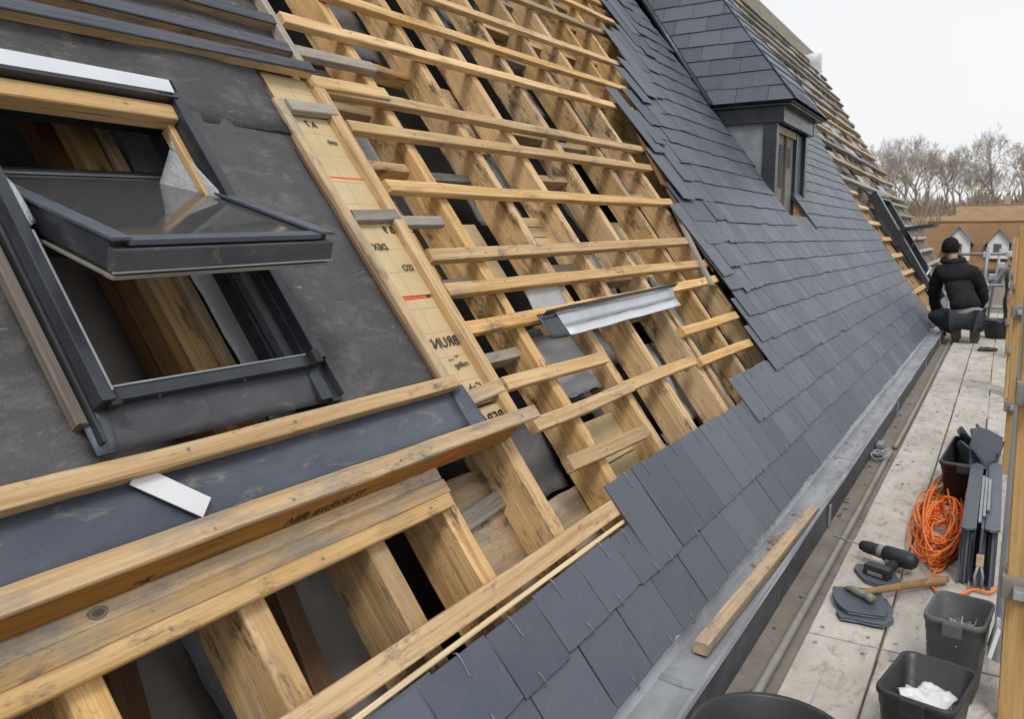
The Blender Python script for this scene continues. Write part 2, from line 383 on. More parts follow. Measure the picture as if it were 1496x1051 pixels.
def poly_prism(name, pts, nrm, thick, mat, parent=None, bevel=0):
    pts = [V(p) for p in pts]; n = len(pts); nrm = V(nrm).normalized()
    x = (pts[1] - pts[0]).normalized(); y = nrm.cross(x); mw = frame(x, y, nrm, pts[0]); inv = mw.inverted()
    vs = [inv @ p for p in pts] + [inv @ (p - nrm * thick) for p in pts]
    fs = [tuple(range(n)), tuple(range(n, 2 * n))[::-1]] + [(i, n + i, n + (i + 1) % n, (i + 1) % n) for i in range(n)]
    bm = bmesh.new(); b = [bm.verts.new(v) for v in vs]
    for f in fs: bm.faces.new([b[i] for i in f])
    return bm_obj(name, bm, mat, parent, mw, bevel)

def text_mesh(name, body, size, mw, mat, parent, thick=.0008, shear=0.0, sx=1.0):
    cu = bpy.data.curves.new(name, 'FONT'); cu.body = body; cu.size = size; cu.extrude = thick; cu.shear = shear; cu.resolution_u = 2
    tmp = bpy.data.objects.new('tmp_text', cu); COL.objects.link(tmp)
    dg = bpy.context.evaluated_depsgraph_get(); me = bpy.data.meshes.new_from_object(tmp.evaluated_get(dg))
    bpy.data.objects.remove(tmp)
    for v in me.vertices: v.co.x *= sx
    if sx < 0: me.flip_normals()
    me.name = name; me.materials.clear(); me.materials.append(mat)
    o = bpy.data.objects.new(name, me); COL.objects.link(o); place(o, parent, mw); return o

def lathe(name, prof, mat, parent=None, n=32, mw=None, sx=1, sy=1):
    vs, fs = [], []
    for r, z in prof:
        for k in range(n):
            a = 2 * math.pi * k / n; vs.append((r * sx * math.cos(a), r * sy * math.sin(a), z))
    for i in range(len(prof) - 1):
        for k in range(n):
            k2 = (k + 1) % n; fs.append((i * n + k, i * n + k2, (i + 1) * n + k2, (i + 1) * n + k))
    fs.append(tuple(range(n))[::-1]); fs.append(tuple((len(prof) - 1) * n + k for k in range(n)))
    return put(name, vs, fs, mat, parent, mw, True)

# ================================================================== THE ROOF
roof = thing('house_roof', 'steep roof being re-covered, bare timber rafters and battens beside fresh blue-grey slates', 'roof', tuple(O))
def interp(tab, x):
    if x <= tab[0][0]: return tab[0][1]
    for (a, fa), (b, fb) in zip(tab, tab[1:]):
        if x <= b: return fa + (fb - fa) * (x - a) / (b - a)
    return tab[-1][1]
LEFT = [(.29, 3.47), (.376, 4.10), (.6, 4.22), (.81, 4.32), (1.0, 4.22), (1.2, 4.40), (1.5, 4.48), (1.9, 4.58), (2.07, 4.78), (2.3, 5.02), (2.6, 5.38), (2.9, 5.76), (3.15, 5.98), (3.65, 6.5), (5.0, 7.9), (7.5, 10.2)]
RIGHT = [(0, 10.9), (.12, 10.95), (.94, 11.6), (1.97, 12.0), (2.92, 13.0), (3.35, 13.6), (5.0, 14.6), (7.5, 15.6)]
VERGE = [(0, 18.0), (1.9, 20.0), (2.8, 20.8), (3.5, 21.3), (4.5, 22.2), (5.8, 24.3), (6.6, 25.2), (7.5, 25.8)]
left = lambda v: interp(LEFT, v)
right = lambda v: interp(RIGHT, v)
verge = lambda v: interp(VERGE, v)
RIDGE = 7.45

# rafters under the open battens
RAFT = [(2.20, .30, 2.235), (2.62, .30, 2.665), (2.95, .30, 3.075), (3.36, .30, 3.50), (3.87, .3, 3.94), (4.30, .3, 4.36), (4.78, .3, 4.80), (5.22, .3, 5.24), (5.66, .3, 5.68), (6.1, .3, 6.12), (6.54, .3, 6.56), (6.98, .3, 7.0)]
for ua, va, ub in RAFT:
    hi = 3.4 if ub < 5 else 5.2
    roof_timber('rafter', ua, va - .32, ub, hi, -.043, .052, .112, M['rafter'], roof, wob=.0025)
roof_timber('rafter', 3.49, -.02, 3.47, .98, -.043, .045, .12, M['rafter'], roof)
# short rafters at the eave below the stacked boards
for ua in (.36, .60, .90, 1.215, 1.475, 1.815):
    roof_timber('rafter', ua + RNG.uniform(-.01, .01), -.02, ua, .74, -.046, .055, .135, M['rafter'], roof, wob=.003)
# rafters under the felt, seen through the roof window
roof_timber('rafter', 1.105, .72, 1.090, 2.6, -.21, .045, .05, M['darkwood'], roof)
roof_timber('rafter', 1.160, .72, 1.142, 2.6, -.17, .060, .11, M['rafter'], roof)
roof_timber('rafter', 1.208, .72, 1.190, 2.6, -.155, .028, .09, M['aged'], roof)
roof_timber('rafter', .42, .72, .42, 2.6, -.05, .06, .17, M['rafter'], roof)
roof_timber('rafter', 1.84, .72, 1.86, 3.4, -.043, .05, .17, M['rafter'], roof)

# battens across the rafters: u0, v0, u1, v1 (upper edge), kind
NAILS = []
def batten(u0, v0, u1, v1, m='fresh', width=.042, thick=.028, wtop=-.012, nails=True):
    o = roof_timber('batten', u0, v0 - width / 2, u1, v1 - width / 2, wtop, width, thick, M[m], roof, wob=.0022)
    if nails:
        for ua, va, ub in RAFT[:8]:
            s = (ua + ub) / 2
            if u0 + .02 < s < u1 - .02:
                vv = v0 + (v1 - v0) * (s - u0) / (u1 - u0) - width * RNG.uniform(.3, .7)
                NAILS.append((o, s + RNG.uniform(-.012, .012), vv, wtop))
    return o
batten(.25, .369, 2.13, .362, 'fresh', .047, .044, .0)
batten(1.99, .53, 2.54, .510, 'aged', .046)
batten(1.93, .665, 2.62, .668); batten(2.56, .672, 3.31, .672, 'fresh')
batten(3.36, .655, 4.22, .648)
batten(1.91, .805, 2.57, .795, 'fresh'); batten(3.38, .806, 4.22, .812)
batten(1.89, .99, 4.28, 1.035)
batten(1.90, 1.12, 4.33, 1.135)
batten(1.92, 1.24, 4.42, 1.285)
batten(1.92, 1.49, 4.50, 1.545)
batten(1.91, 1.71, 4.56, 1.785)
batten(1.86, 1.85, 4.66, 1.925)
batten(1.90, 2.13, 5.05, 2.27)
batten(2.20, 2.335, 5.15, 2.47)
batten(2.35, 2.53, 5.75, 2.76)
batten(2.9, 2.84, 5.95, 3.09, 'aged')
batten(3.4, 3.12, 6.2, 3.30); batten(3.8, 3.33, 6.6, 3.50); batten(4.3, 3.62, 6.9, 3.80); batten(4.9, 3.95, 7.3, 4.1); batten(5.4, 4.3, 7.6, 4.45)
batten(1.83, 1.99, 2.24, 2.01, 'weathered', nails=False)
batten(.25, .299, 2.08, .299, 'palewood', .011, .018, -.002, False)
hd = [(.0028 * math.cos(a * math.pi / 4), .0028 * math.sin(a * math.pi / 4), z) for z in (0.0, .0018) for a in range(8)]
hf = [tuple(range(8, 16)), tuple(range(8))[::-1]] + [(k, (k + 1) % 8, 8 + (k + 1) % 8, 8 + k) for k in range(8)]
for o, u, v, w in NAILS:
    if u < 4.2: put('nail', hd, hf, M['nail'], o, ROOFM(u, v, w))

# noggins set lower between the rafters
us = [1.86] + [r_[2] for r_ in RAFT]
for i in range(len(us) - 1):
    for v0 in (.95, 1.18, 1.62, 1.88, 2.05, 2.42, 2.72, 3.0, 3.25):
        if v0 > 2.5 and i < 2: continue
        if RNG.random() < .42:
            vv = v0 + RNG.uniform(-.07, .07)
            roof_timber('noggin', us[i] + .028, vv, us[i + 1] - .028, vv + RNG.uniform(-.01, .02), -.075 - RNG.uniform(0, .05), .035, .06, M[RNG.choice(['rafter', 'aged', 'aged', 'weathered'])], roof)
# bays: old boards, felts and sheets between the rafters, all at their own depth
for i in range(len(us) - 1):
    a, b = us[i] + .029, us[i + 1] - .029
    if i == len(us) - 1: b = us[i + 1]
    v = .05
    while v < 3.35 + (.9 if i > 5 else 0):
        L = RNG.uniform(.14, .42)
        k = RNG.random(); w = -.155 - RNG.uniform(0, .12); e = RNG.uniform(-.02, .02)
        if v < 1.1: kinds = (('ply', .36), ('greyfelt', .52), ('palefelt', .72), ('insul', .80), ('', 1))
        else: kinds = (('ply', .15), ('greyfelt', .46), ('palefelt', .54), ('insul', .64), ('', 1))
        kind = [kk for kk, lim in kinds if k <= lim][0]
        s = RNG.random() * 50
        if kind == 'ply':
            nb = RNG.randint(1, 4)
            for q in range(nb):
                v0, v1 = v + L * q / nb + .003, v + L * (q + 1) / nb - .002
                rsheet('board', a + RNG.uniform(0, .012), b - RNG.uniform(0, .05), v0, v1, w + RNG.uniform(-.008, .008), M[RNG.choice(['ply', 'ply', 'aged', 'weathered'])], roof, .016, .003, 4, .09, e * .5, .006, s, False)
        elif kind == 'insul':
            nb = RNG.randint(2, 4)
            for q in range(nb):
                rsheet('insulation_board', a, b, v + L * q / nb + .002, v + L * (q + 1) / nb - .002, w + .03, M['insul'], roof, .02, .002, 4, .1, 0, .003, s, False)
        elif kind:
            rsheet('membrane', a, b, v, v + L + .03, w, M[kind], roof, .003, .022, 5, .035, e, .012, s)
        v += L + RNG.uniform(0, .03)
# dark lining of the attic behind, floor and far room shell
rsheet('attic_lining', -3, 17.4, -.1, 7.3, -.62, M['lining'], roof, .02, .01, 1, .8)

# ---- left field: felt with roof window, counter battens, insulation strip
# felt as four sheets round the window opening
for k, (a, b, c, d) in enumerate(((-2.5, .743, .80, 2.9), (1.238, 1.612, .80, 1.70), (.742, 1.612, 1.60, 1.86), (.74, 1.80, 1.845, 2.9))):
    rsheet('membrane', a, b, c, d, (0.0, .001, .004, .007)[k], M['felt'], roof, .003, (.009, .007, .010, .010)[k], 4.2, .05, 0, .003, k * 3.1 + 1)
roof_timber('counter_batten', 1.640, .802, 1.622, 1.715, .016, .034, .036, M['aged'], roof)
roof_timber('counter_batten', 1.838, .66, 1.842, 1.80, .008, .045, .045, M['fresh'], roof)
roof_timber('counter_batten', 1.614, .80, 1.595, 1.55, .006, .010, .02, M['darkwood'], roof)  # dark strip painting the shaded gap beside the batten, not a timber
# printed insulation boards with red strip joints
texts = {0: [('ꓤƎᗺ', '')]}
joints = [.655, .742, 1.083, 1.478, 1.70, 1.84]
INS = []
for k, (a, b) in enumerate(zip(joints, joints[1:])):
    INS.append(rsheet('insulation_board', 1.648, 1.825 + (.03 if k == 4 else 0), a + .005, b - .004, -.012 - .004 * (k % 2), M['insul'], roof, .045, .0015, 4, .05, 0, .002, k, False))
for k, v in enumerate((1.083, 1.478)):
    roof_timber('red_tape', 1.652, v, 1.79 if k == 0 else 1.81, v + .001, -.014, .010, .004, M['red'], roof, ch=.0005, wob=.001)
def print_on(k, body, u, v, size, mirrored=True, shear=.0, rotz=0.0, name='printed_text'):
    w = -.012 - .004 * (k % 2) + .0036
    mw = ROOFM(u, v, w) @ Matrix.Rotation(rotz, 4, 'Z')
    text_mesh(name, body, size, mw, M['ink'], INS[k], .0006, shear, -1.0 if mirrored else 1.0)
print_on(1, 'BRUNS', 1.815, .925, .044); print_on(1, 'rolling', 1.80, .86, .024, True, .25); print_on(1, '~ ....', 1.775, .885, .03)
print_on(0, 'BERG', 1.815, .684, .048); print_on(1, 'Cob', 1.80, .785, .035, True)
print_on(2, 'ISO', 1.80, 1.165, .030); print_on(2, 'DEX', 1.745, 1.235, .030, True, .2); print_on(2, 'B 9', 1.815, 1.29, .034, True)
print_on(3, 'A 7', 1.755, 1.655, .030, True); print_on(3, 'unit', 1.80, 1.60, .024, True, .3)
roof_timber('batten', 1.66, 1.705, 1.845, 1.715, .012, .04, .022, M['weathered'], roof)
roof_timber('batten', 1.66, 1.335, 1.85, 1.345, .010, .036, .022, M['weathered'], roof)
roof_timber('batten', 1.87, 1.345, 2.10, 1.35, -.02, .036, .022, M['weathered'], roof)
roof_timber('batten', 1.68, .765, 1.85, .775, .012, .040, .024, M['aged'], roof)
# old battens left on the felt at the top
for (u0, v0, u1, v1, m) in ((-.6, 1.765, 1.815, 1.845, 'bluegrey'), (-.6, 1.865, 1.765, 1.905, 'bluegrey'), (-.6, 1.965, 1.77, 2.01, 'bluegrey'), (-.6, 2.12, 1.78, 2.13, 'bluegrey'), (-.6, 2.3, 1.78, 2.31, 'weathered')):
    bt_ = roof_timber('batten', u0, v0, u1, v1, .030, .034, .028, M['aged'], roof)
    roof_timber('cover_strip', u0, v0 + .001, u1 + .004, v1 + .001, .037, .037, .007, M['bluegrey'], bt_, ch=.002)
roof_timber('batten', 1.785, 1.86, 1.785, 2.45, .036, .028, .032, M['weathered'], roof)
roof_timber('batten', 1.82, 1.835, 2.2, 1.855, -.002, .05, .02, M['fresh'], roof)
# sill batten, lead apron, ledge batten, stacked boards
roof_timber('batten', -.6, .815, 1.645, .812, .036, .034, .032, M['fresh'], roof, wob=.003)
ap = rsheet('lead_apron', -1.0, 1.63, .665, .812, .006, M['apron'], roof, .003, .005, 5, .04, 0, .003, 4)
sheet('apron_fold', [R(1.631, .668, .006), R(1.675, .672, .028), R(1.665, .800, .026), R(1.631, .808, .006)], 4, 6, .003, M['apron'], ap, .004, 9, .003, 3)
lb = roof_timber('ledge_batten', -.6, .669, 1.885, .668, .044, .037, .018, M['aged'], roof, wob=.003)
lf = sheet('ledge_face', [R(-.6, .640, -.026), R(1.79, .637, -.026), R(1.80, .6535, .028), R(-.6, .6545, .028)], 40, 2, .016, M['orange'], roof, .0006, 9, 0, 2, False)
fn = (R(1, .654, .028) - R(1, .640, -.026)).normalized(); fz = RU.cross(fn)
text_mesh('handwriting', 'Nille exclord 51', .032, frame(RU, fn, fz, R(1.0, .6420, -.016) + fz * .0012), M['ink'], lf, .0004, .45)
text_mesh('handwriting', '~x', .03, frame(RU, fn, fz, R(.70, .6420, -.016) + fz * .0012), M['ink'], lf, .0004, .4)
for k, (a_, b_) in enumerate((((1.40, -.024), (1.54, .020)), ((1.46, -.012), (1.60, .012)))):
    pv = lambda u_, w_: R(u_, .6395 + (w_ + .026) * .26, w_) + fz * .0016
    sheet('spray_mark', [pv(a_[0], a_[1]), pv(a_[0] + .03 - k * .012, a_[1]), pv(b_[0], b_[1]), pv(b_[0] - .03 + k * .015, b_[1])], 6, 2, .0005, M['red'], lf, 0, 1, .004, 5 + k)
EB = []
for k, (v, wt, u1) in enumerate(((.632, -.019, 1.47), (.598, -.021, 1.475), (.565, -.017, 1.462))):
    EB.append(roof_timber('eave_board', -.6, v - .004, u1, v - .006, wt, (.031, .035, .032)[k], .032, M['aged' if k < 2 else 'fresh'], roof, wob=.002))
for (u, v, w) in ((.73, .563, -.016), (1.05, .561, -.016), (1.38, .560, -.016), (.72, .60, -.022), (1.0, .669, .044), (1.3, .668, .044), (1.8, .668, .044), (.83, .668, .044), (.86, .812, .036), (1.1, .812, .036), (1.55, .812, .036)):
    put('nail', hd, hf, M['nail'], lb if w > .04 else roof, ROOFM(u, v, w + .001))
for k, (ru_, rv_, m_) in enumerate(((.016, .0100, 'greydark'), (.0135, .008, 'aged'), (.009, .0055, 'greydark'))):
    z_ = -.0186 + .0004 * k
    ring_ = [(ru_ * math.cos(a) * (1 + .08 * math.sin(3 * a + k)), rv_ * math.sin(a), 0) for a in [i * math.pi / 12 for i in range(24)]]
    put('knot', ring_ + [(x, y, -.001) for x, y, _ in ring_], [tuple(range(24)), tuple(range(24, 48))[::-1]] + [(i, 24 + i, 24 + (i + 1) % 24, (i + 1) % 24) for i in range(24)], M[m_], EB[0], ROOFM(.645, .626, z_))
roof_timber('strut', 1.07, .02, 1.15, .66, -.25, .05, .06, M['darkwood'], roof)
roof_timber('strut', .70, .10, .80, .66, -.27, .05, .06, M['darkwood'], roof)
rsheet('membrane', .93, 1.04, .05, .60, -.31, M['greyfelt'], roof, .004, .02, 6, .03, 0, .01, 18)
# odd old timbers inside the open bay under the ledge
roof_timber('noggin', 1.50, .50, 1.80, .52, -.13, .05, .05, M['weathered'], roof)
roof_timber('noggin', 1.52, .57, 1.82, .58, -.15, .05, .05, M['weathered'], roof)
rsheet('membrane', .3, 1.46, .0, .62, -.36, M['plaster'], roof, .004, .03, 4, .06, 0, 0, 8)
rsheet('membrane', 1.84, 2.2, .02, .45, -.16, M['ply'], roof, .012, .006, 4, .06, 0, .01, 9)
rsheet('membrane', 1.5, 1.79, .0, .62, -.15, M['ply'], roof, .012, .006, 4, .06, 0, .01, 10)

# ---- slates
def slate_geo(wd, ln, th, seed, jag=.0042):
    """slate in local x (course), y (up the slope), z; tail edge slightly chipped"""
    r = random.Random(seed)
    n = 9
    tail = [(-wd / 2 + wd * i / n, (r.uniform(-.0012, .0012) + (jag * 2 * r.random() if r.random() < .10 else 0)) if 0 < i < n else r.uniform(0, jag) * (r.random() < .4)) for i in range(n + 1)]
    out = tail + [(wd / 2 + r.uniform(-.001, .001), ln * .5), (wd / 2, ln), (-wd / 2, ln), (-wd / 2 + r.uniform(-.001, .001), ln * .5)]
    m = len(out); c = .0012
    lo = [V((x, y, 0)) for x, y in out]; mid = [V((x, y, th - c)) for x, y in out]
    top = [V((x * (1 - 2 * c / wd), y + (c if y < ln * .3 else (-c if y > ln * .9 else 0)), th)) for x, y in out]
    vs = lo + mid + top
    fs = [tuple(range(2 * m, 3 * m)), tuple(range(m))[::-1]]
    for i in range(m):
        j = (i + 1) % m
        fs.append((i, j, m + j, m + i)); fs.append((m + i, m + j, 2 * m + j, 2 * m + i))
    return vs, fs
GA = .155
ROWS = []
ROWS.append((-.022, .30, .25, 11.0))
ROWS.append((.135, .146, .25, 2.035))
ROWS.append((.135, .272, 2.045, 3.46)); ROWS.append((.135, .28, 3.46, 11.15))
k = 0
v = .29
while v < 7.3:
    ROWS.append((v, .225 if k == 0 else .275, left(v), right(v))); v += GA; k += 1
SL = []
cam = V((0, 0, H))
for ri, (v0, ln, ua, ub) in enumerate(ROWS):
    u = ua; first = True; idx = 0
    while u < ub:
        wd = RNG.uniform(.175, .235)
        if u < 2.4 and v0 < .2: wd = RNG.uniform(.195, .235)
        uc = u + wd / 2
        inside = (7.10 < uc < 7.93 and 1.30 < v0 < 5.0) or (7.0 < uc < 8.35 and 2.2 < v0 < 5.0)
        if not inside:
            th = RNG.uniform(.0036, .0052)
            rot = RNG.gauss(0, .005)
            l2 = ln; w0 = 0.0; dv = RNG.gauss(0, .003)
            if v0 > .9 and u - left(v0) < .8 and ua > 4:
                d = 1 - (u - left(v0)) / .8
                if RNG.random() < .85:
                    rot += RNG.uniform(-.03, .13) * d; l2 = ln + RNG.uniform(0, .22) * d; w0 = RNG.uniform(0, .016) * d; dv += RNG.uniform(-.08, .02) * d * d
            SL.append((uc, v0 + dv, wd - RNG.uniform(.003, .0075), l2, th, rot, w0, RNG.random() * 1e6))
        u += wd
def slate_mw(uc, v0, ln, rot, w0):
    tail_w = .0135 + w0; head_w = .0008 + w0 * .3
    tilt = math.atan2(tail_w - head_w, ln)
    return ROOFM(uc, v0, tail_w) @ Matrix.Rotation(rot, 4, 'Z') @ Matrix.Rotation(-tilt, 4, 'X')
seen = [s for s in SL]
def vis(s):
    P = R(s[0], s[1] + .06, 0); d = (P - cam)
    return s[0] > .9 - .0 and True
order = sorted([s for s in SL if s[0] > 1.05 or s[1] > .1], key=lambda s: (R(s[0], s[1], 0) - cam).length)
single = set(id(s) for s in order[:100])
allv, allf = [], []
def hook_pts(ln, th, x):
    return [V((x, .042, th + .0012)), V((x, .004, th + .002)), V((x, -.0035, th + .001)), V((x, -.004, th - .004))]
for s in SL:
    uc, v0, wd, ln, th, rot, w0, sd = s
    vs, fs = slate_geo(wd, ln, th, sd)
    mw = slate_mw(uc, v0, ln, rot, w0)
    if id(s) in single:
        o = put('slate', vs, fs, M['slate'], roof, mw)
        x = RNG.uniform(-.03, .03)
        vt, ft = tube_data([V((x, -.007, -.004)), V((x, -.006, th + .003)), V((x + RNG.uniform(-.003, .003), .012, th + .0025)), V((x + RNG.uniform(-.005, .005), .026, th + .0016))], .0010, 5)
        put('hook', vt, ft, M['nail'], o, mw, True)
        if (v0 > .1 and ln < .2) or (v0 > .1 and 2.0 < uc < 3.46 and ln < .274) or (abs(v0 - .29) < .02 and uc < 4.1):
            x = RNG.uniform(-.05, .05)
            vt, ft = tube_data([V((x, ln + .006, th - .004)), V((x, ln + .003, th + .004)), V((x + .003, ln - .012, th + .0028)), V((x + RNG.uniform(-.008, .008), ln - .045, th + .0015)), V((x + .006, ln - .047, th + .0035))], .0012, 5)
            put('hook', vt, ft, M['nail'], o, mw, True)
    else:
        b = len(allv); inv = Matrix.Translation(-O)
        allv += [inv @ (mw @ v_) for v_ in vs]; allf += [tuple(b + i for i in f) for f in fs]
sf = put('slate', allv, allf, M['slate'], roof, Matrix.Translation(O)); sf['kind'] = 'stuff'
# dark underlay below the slates, row by row
dv, df = [], []
v = .0
while v < 7.3:
    a0, a1, b0, b1 = left(max(v, .4)) + .10, left(max(v + .2, .4)) + .10, right(v) - .02, right(v + .2) - .02
    if v < .28: a0 = a1 = 3.55
    for (p0, p1, q0, q1) in ([(a0, a1, 7.12, 7.12), (7.92, 7.92, b0, b1)] if 1.35 < v < 5.0 else [(a0, a1, b0, b1)]):
        if p0 >= q0: continue
        b = len(dv); dv += [R(p0, v, -.006) - O, R(q0, v, -.006) - O, R(q1, v + .2, -.006) - O, R(p1, v + .2, -.006) - O]
        dv += [R(p0, v, -.010) - O, R(q0, v, -.010) - O, R(q1, v + .2, -.010) - O, R(p1, v + .2, -.010) - O]
        df += [(b, b + 1, b + 2, b + 3), (b + 7, b + 6, b + 5, b + 4), (b, b + 3, b + 7, b + 4)]
    v += .2
put('underlay', dv, df, M['felt'], roof, Matrix.Translation(O))
# slipped dark battens along the ragged slate edge
roof_timber('batten', 4.10, .97, 4.33, 1.46, .004, .035, .02, M['weathered'], roof)
roof_timber('batten', 4.30, 1.05, 4.45, 1.60, -.002, .05, .012, M['darkwood'], roof)
roof_timber('batten', 4.42, 1.62, 4.62, 2.05, .0, .06, .012, M['darkwood'], roof)

# ---- far stretch of roof: weathered battens over old boards
v = .16
while v < RIDGE - .05:
    u0 = right(v) + RNG.uniform(-.05, .1)
    u1 = verge(v) + RNG.uniform(-.25, .15)
    if v < 2.3: u1 = min(u1, 19.8)
    m = 'fresh' if v < 2.1 else 'weathered'
    if v < 2.1:
        roof_timber('batten', u0 - .1, v, 12.93, v, .01, .06, .045, M['fresh'], roof, seg=.5)
        roof_timber('batten', 14.35, v, u1, v + .02, .01, .06, .04, M['weathered'], roof, seg=.8)
    else:
        roof_timber('batten', u0, v, u1, v + RNG.uniform(-.06, .06), .02, .075, .06, M['aged' if RNG.random() < .35 else 'weathered'], roof, seg=.8, wob=.015)
    v += .27 if v < 2.1 else .40
u = 11.1
while u < 25.5:
    top = RIDGE - .05
    lo = 0 if u < 18 else max(0, (u - 18) / 7.6 * 7)
    if u < 12.9 or u > 14.3: roof_timber('rafter', u, lo, u, top, -.043, .06, .15, M['rafter' if u < 14 else 'weathered'], roof, seg=1.0)
    u += .36 if u < 13 else .62
for k in range(170):
    v = RNG.uniform(2.2, 7.2); u = RNG.uniform(right(v) + .1, max(right(v) + .3, verge(v) - .9)); 
    rsheet('board', u, u + RNG.uniform(.4, .9), v, v + RNG.uniform(.14, .3), -.028 + RNG.uniform(-.008, .006), M[RNG.choice(['greyfelt', 'palefelt', 'palefelt', 'weathered', 'greyfelt', 'ply'])], roof, .012, .004, 3, .3, 0, 0, k, False)
for k in range(12):
    v0_, v1_ = k * .61, k * .61 + .62
    sheet('underlay', [R(11.2, v0_, -.21), R(verge(v0_) - .35, v0_, -.21), R(verge(v1_) - .35, v1_, -.21), R(11.2, v1_, -.21)], 8, 2, .01, M['greyfelt'], roof, .01, 1, 0, k)
# ridge board and back slope
rb = timber('ridge_board', R(9.5, RIDGE + .05, .03), R(25.7, RIDGE + .05, .03), V((0, 0, 1)), .06, .34, M['weathered'], roof, seg=.8)
RP_ = R(0, RIDGE + .03, -.05)
put('back_slope', [(-3, RP_.y, RP_.z), (25.6, RP_.y, RP_.z), (25.6, RP_.y + 4.6, -.05), (-3, RP_.y + 4.6, -.05), (-3, RP_.y, RP_.z - .1), (25.6, RP_.y, RP_.z - .1), (25.6, RP_.y + 4.6, -.15), (-3, RP_.y + 4.6, -.15)],
    [(0, 3, 2, 1), (4, 5, 6, 7), (0, 1, 5, 4), (1, 2, 6, 5), (2, 3, 7, 6), (3, 0, 4, 7)], M['greytile'], roof)
# upper underlay closing the roof above what the photo shows, left part
rsheet('underlay', -2.9, 9.5, 5.0, 7.4, -.19, M['felt'], roof, .01, .01, 1, .6)
rsheet('underlay', -2.9, 4.0, 3.3, 5.1, -.20, M['felt'], roof, .01, .01, 1, .6)

# chimney stack at the ridge, wrapped pale
ch = thing('chimney_stack', 'small pale sheeted chimney stack standing on the far ridge against the sky', 'chimney', (24.2, 4.86, 5.4))
box('stack', (24.2, 4.86, 5.72), (.40, .36, .62), M['chimney'], ch, None, .03)
sheet('wrapping', [V((23.98, 5.06, 5.40)), V((23.96, 4.62, 5.36)), V((23.96, 4.60, 6.05)), V((23.98, 5.06, 6.05))], 6, 8, .02, M['white'], ch, .05, 5, .04, 4)
# ================================================================== house wall and eave ledge
hw = thing('house_wall', 'rendered house wall with a dirty stone ledge running under the gutter', 'wall', (11, .8, -7))
box('wall', (7.4, .95, -3.6), (20.4, .74, 6.9), M['brick'], hw, None, .01)
box('ledge', (7.4, .56, -.10), (20.2, .30, .14), M['ledge'], hw, None, .008)
poly_prism('end_wall', [V((17.6, .95, -7)), V((17.6, 9.3, -7)), V((17.6, 9.3, -.2)), V((17.6, 5.1, 5.6)), V((17.6, .95, .1))], V((1, 0, 0)), .3, M['brick'], hw)
box('end_wall', (-2.9, 5.0, -2.0), (.3, 8.5, 3.8), M['brick'], hw, None, .01)
box('back_wall', (11.5, 9.4, -3.7), (28.0, .4, 6.8), M['brick'], hw, None, .01)

# ================================================================== gutter
gut = thing('gutter', 'long grey zinc box gutter running along the foot of the slates', 'gutter', (6, .6, .03))
def extrude_x(name, prof, x0, x1, mat, parent, nx=24, amp=.0, thick=None):
    vs, fs = [], []
    n = len(prof)
    for i in range(nx + 1):
        x = x0 + (x1 - x0) * i / nx
        for k_, (y, z) in enumerate(prof):
            q = V((x * 1.7, k_ * 1.3, 0))
            vs.append((x, y + amp * mnoise.noise(q), z + amp * mnoise.noise(q + V((5, 5, 5)))))
    for i in range(nx):
        for k_ in range(n):
            k2 = (k_ + 1) % n
            fs.append((i * n + k_, i * n + k2, (i + 1) * n + k2, (i + 1) * n + k_))
    fs.append(tuple(range(n))); fs.append(tuple(nx * n + k_ for k_ in range(n))[::-1])
    o = put(name, vs, fs, mat, parent)
    bm = bmesh.new(); bm.from_mesh(o.data); bmesh.ops.recalc_face_normals(bm, faces=bm.faces[:]); bm.to_mesh(o.data); bm.free()
    return o
def strip(pts, t_):
    up = [(y, z) for y, z in pts]; return up + [(y - t_ * .3, z - t_) for y, z in pts[::-1]]
apr = [(.80, .235), (.735, .150), (.700, .122), (.678, .098), (.664, .068)]
trough = [(.664, .064), (.60, .058), (.560, .060), (.553, .078), (.549, .096), (.541, .098), (.537, .090)]
extrude_x('apron_flashing', strip(apr, .004), .2, 11.0, M['zinc'], gut, 60, .006)
extrude_x('trough', strip(trough, .004), .2, 11.3, M['oldzinc'], gut, 60, .004)
extrude_x('fascia', [(.553, .076), (.545, .072), (.541, -.028), (.553, -.028)], .2, 11.3, M['oldiron'], gut, 40, .003)
for x in (1.72, 2.85, 4.15, 5.6, 7.4, 9.3):
    extrude_x('lap_joint', strip([(y + .0005, z + .0030) for y, z in apr[1:]], .004), x, x + .022, M['zinc'], gut, 1)
    extrude_x('lap_joint', strip([(y, z + .0026) for y, z in trough[:3]], .004), x + .1, x + .13, M['oldzinc'], gut, 1)
for x in (3.45, 5.9, 8.2, 10.1):
    box('bracket', (x, .536, .02), (.03, .007, .09), M['oldzinc'], gut, None, .002)
# pipe along the ledge, its coupler
pipe = thing('conduit_pipe', 'grubby grey pipe lying along the ledge between gutter and scaffold boards', 'pipe', (3, .455, -.04))
pts = [(x, .462 + .004 * math.sin(x * 1.3), -.017 + .003 * math.sin(x * .9)) for x in [(.2 + i * .28) for i in range(17)]]
tube('pipe_length', pts, .0135, M['rustpipe'], pipe, 12)
pts = [(x, .452 + .006 * math.sin(x * .8), -.016) for x in [(4.95 + i * .45) for i in range(18)]]
tube('pipe_length', pts, .0135, M['rustpipe'], pipe, 10)
tube('coupler', [(4.66, .462, -.014), (4.82, .462, -.014)], .021, M['rustpipe'], pipe, 12)
wr = thing('wire_clip', 'bent dark wire clip hooked over the pipe beside the gutter', 'clip', (4.7, .49, -.02))
pts = [(4.62 + .05 * math.cos(a * .5) + .006 * a, .50 + .035 * math.sin(a * .7), -.005 + .012 * math.sin(a * 1.1)) for a in range(26)]
tube('wire', pts, .006, M['oldzinc'], wr, 6)
box('plate', (4.88, .515, .01), (.10, .035, .02), M['oldzinc'], wr, None, .004)

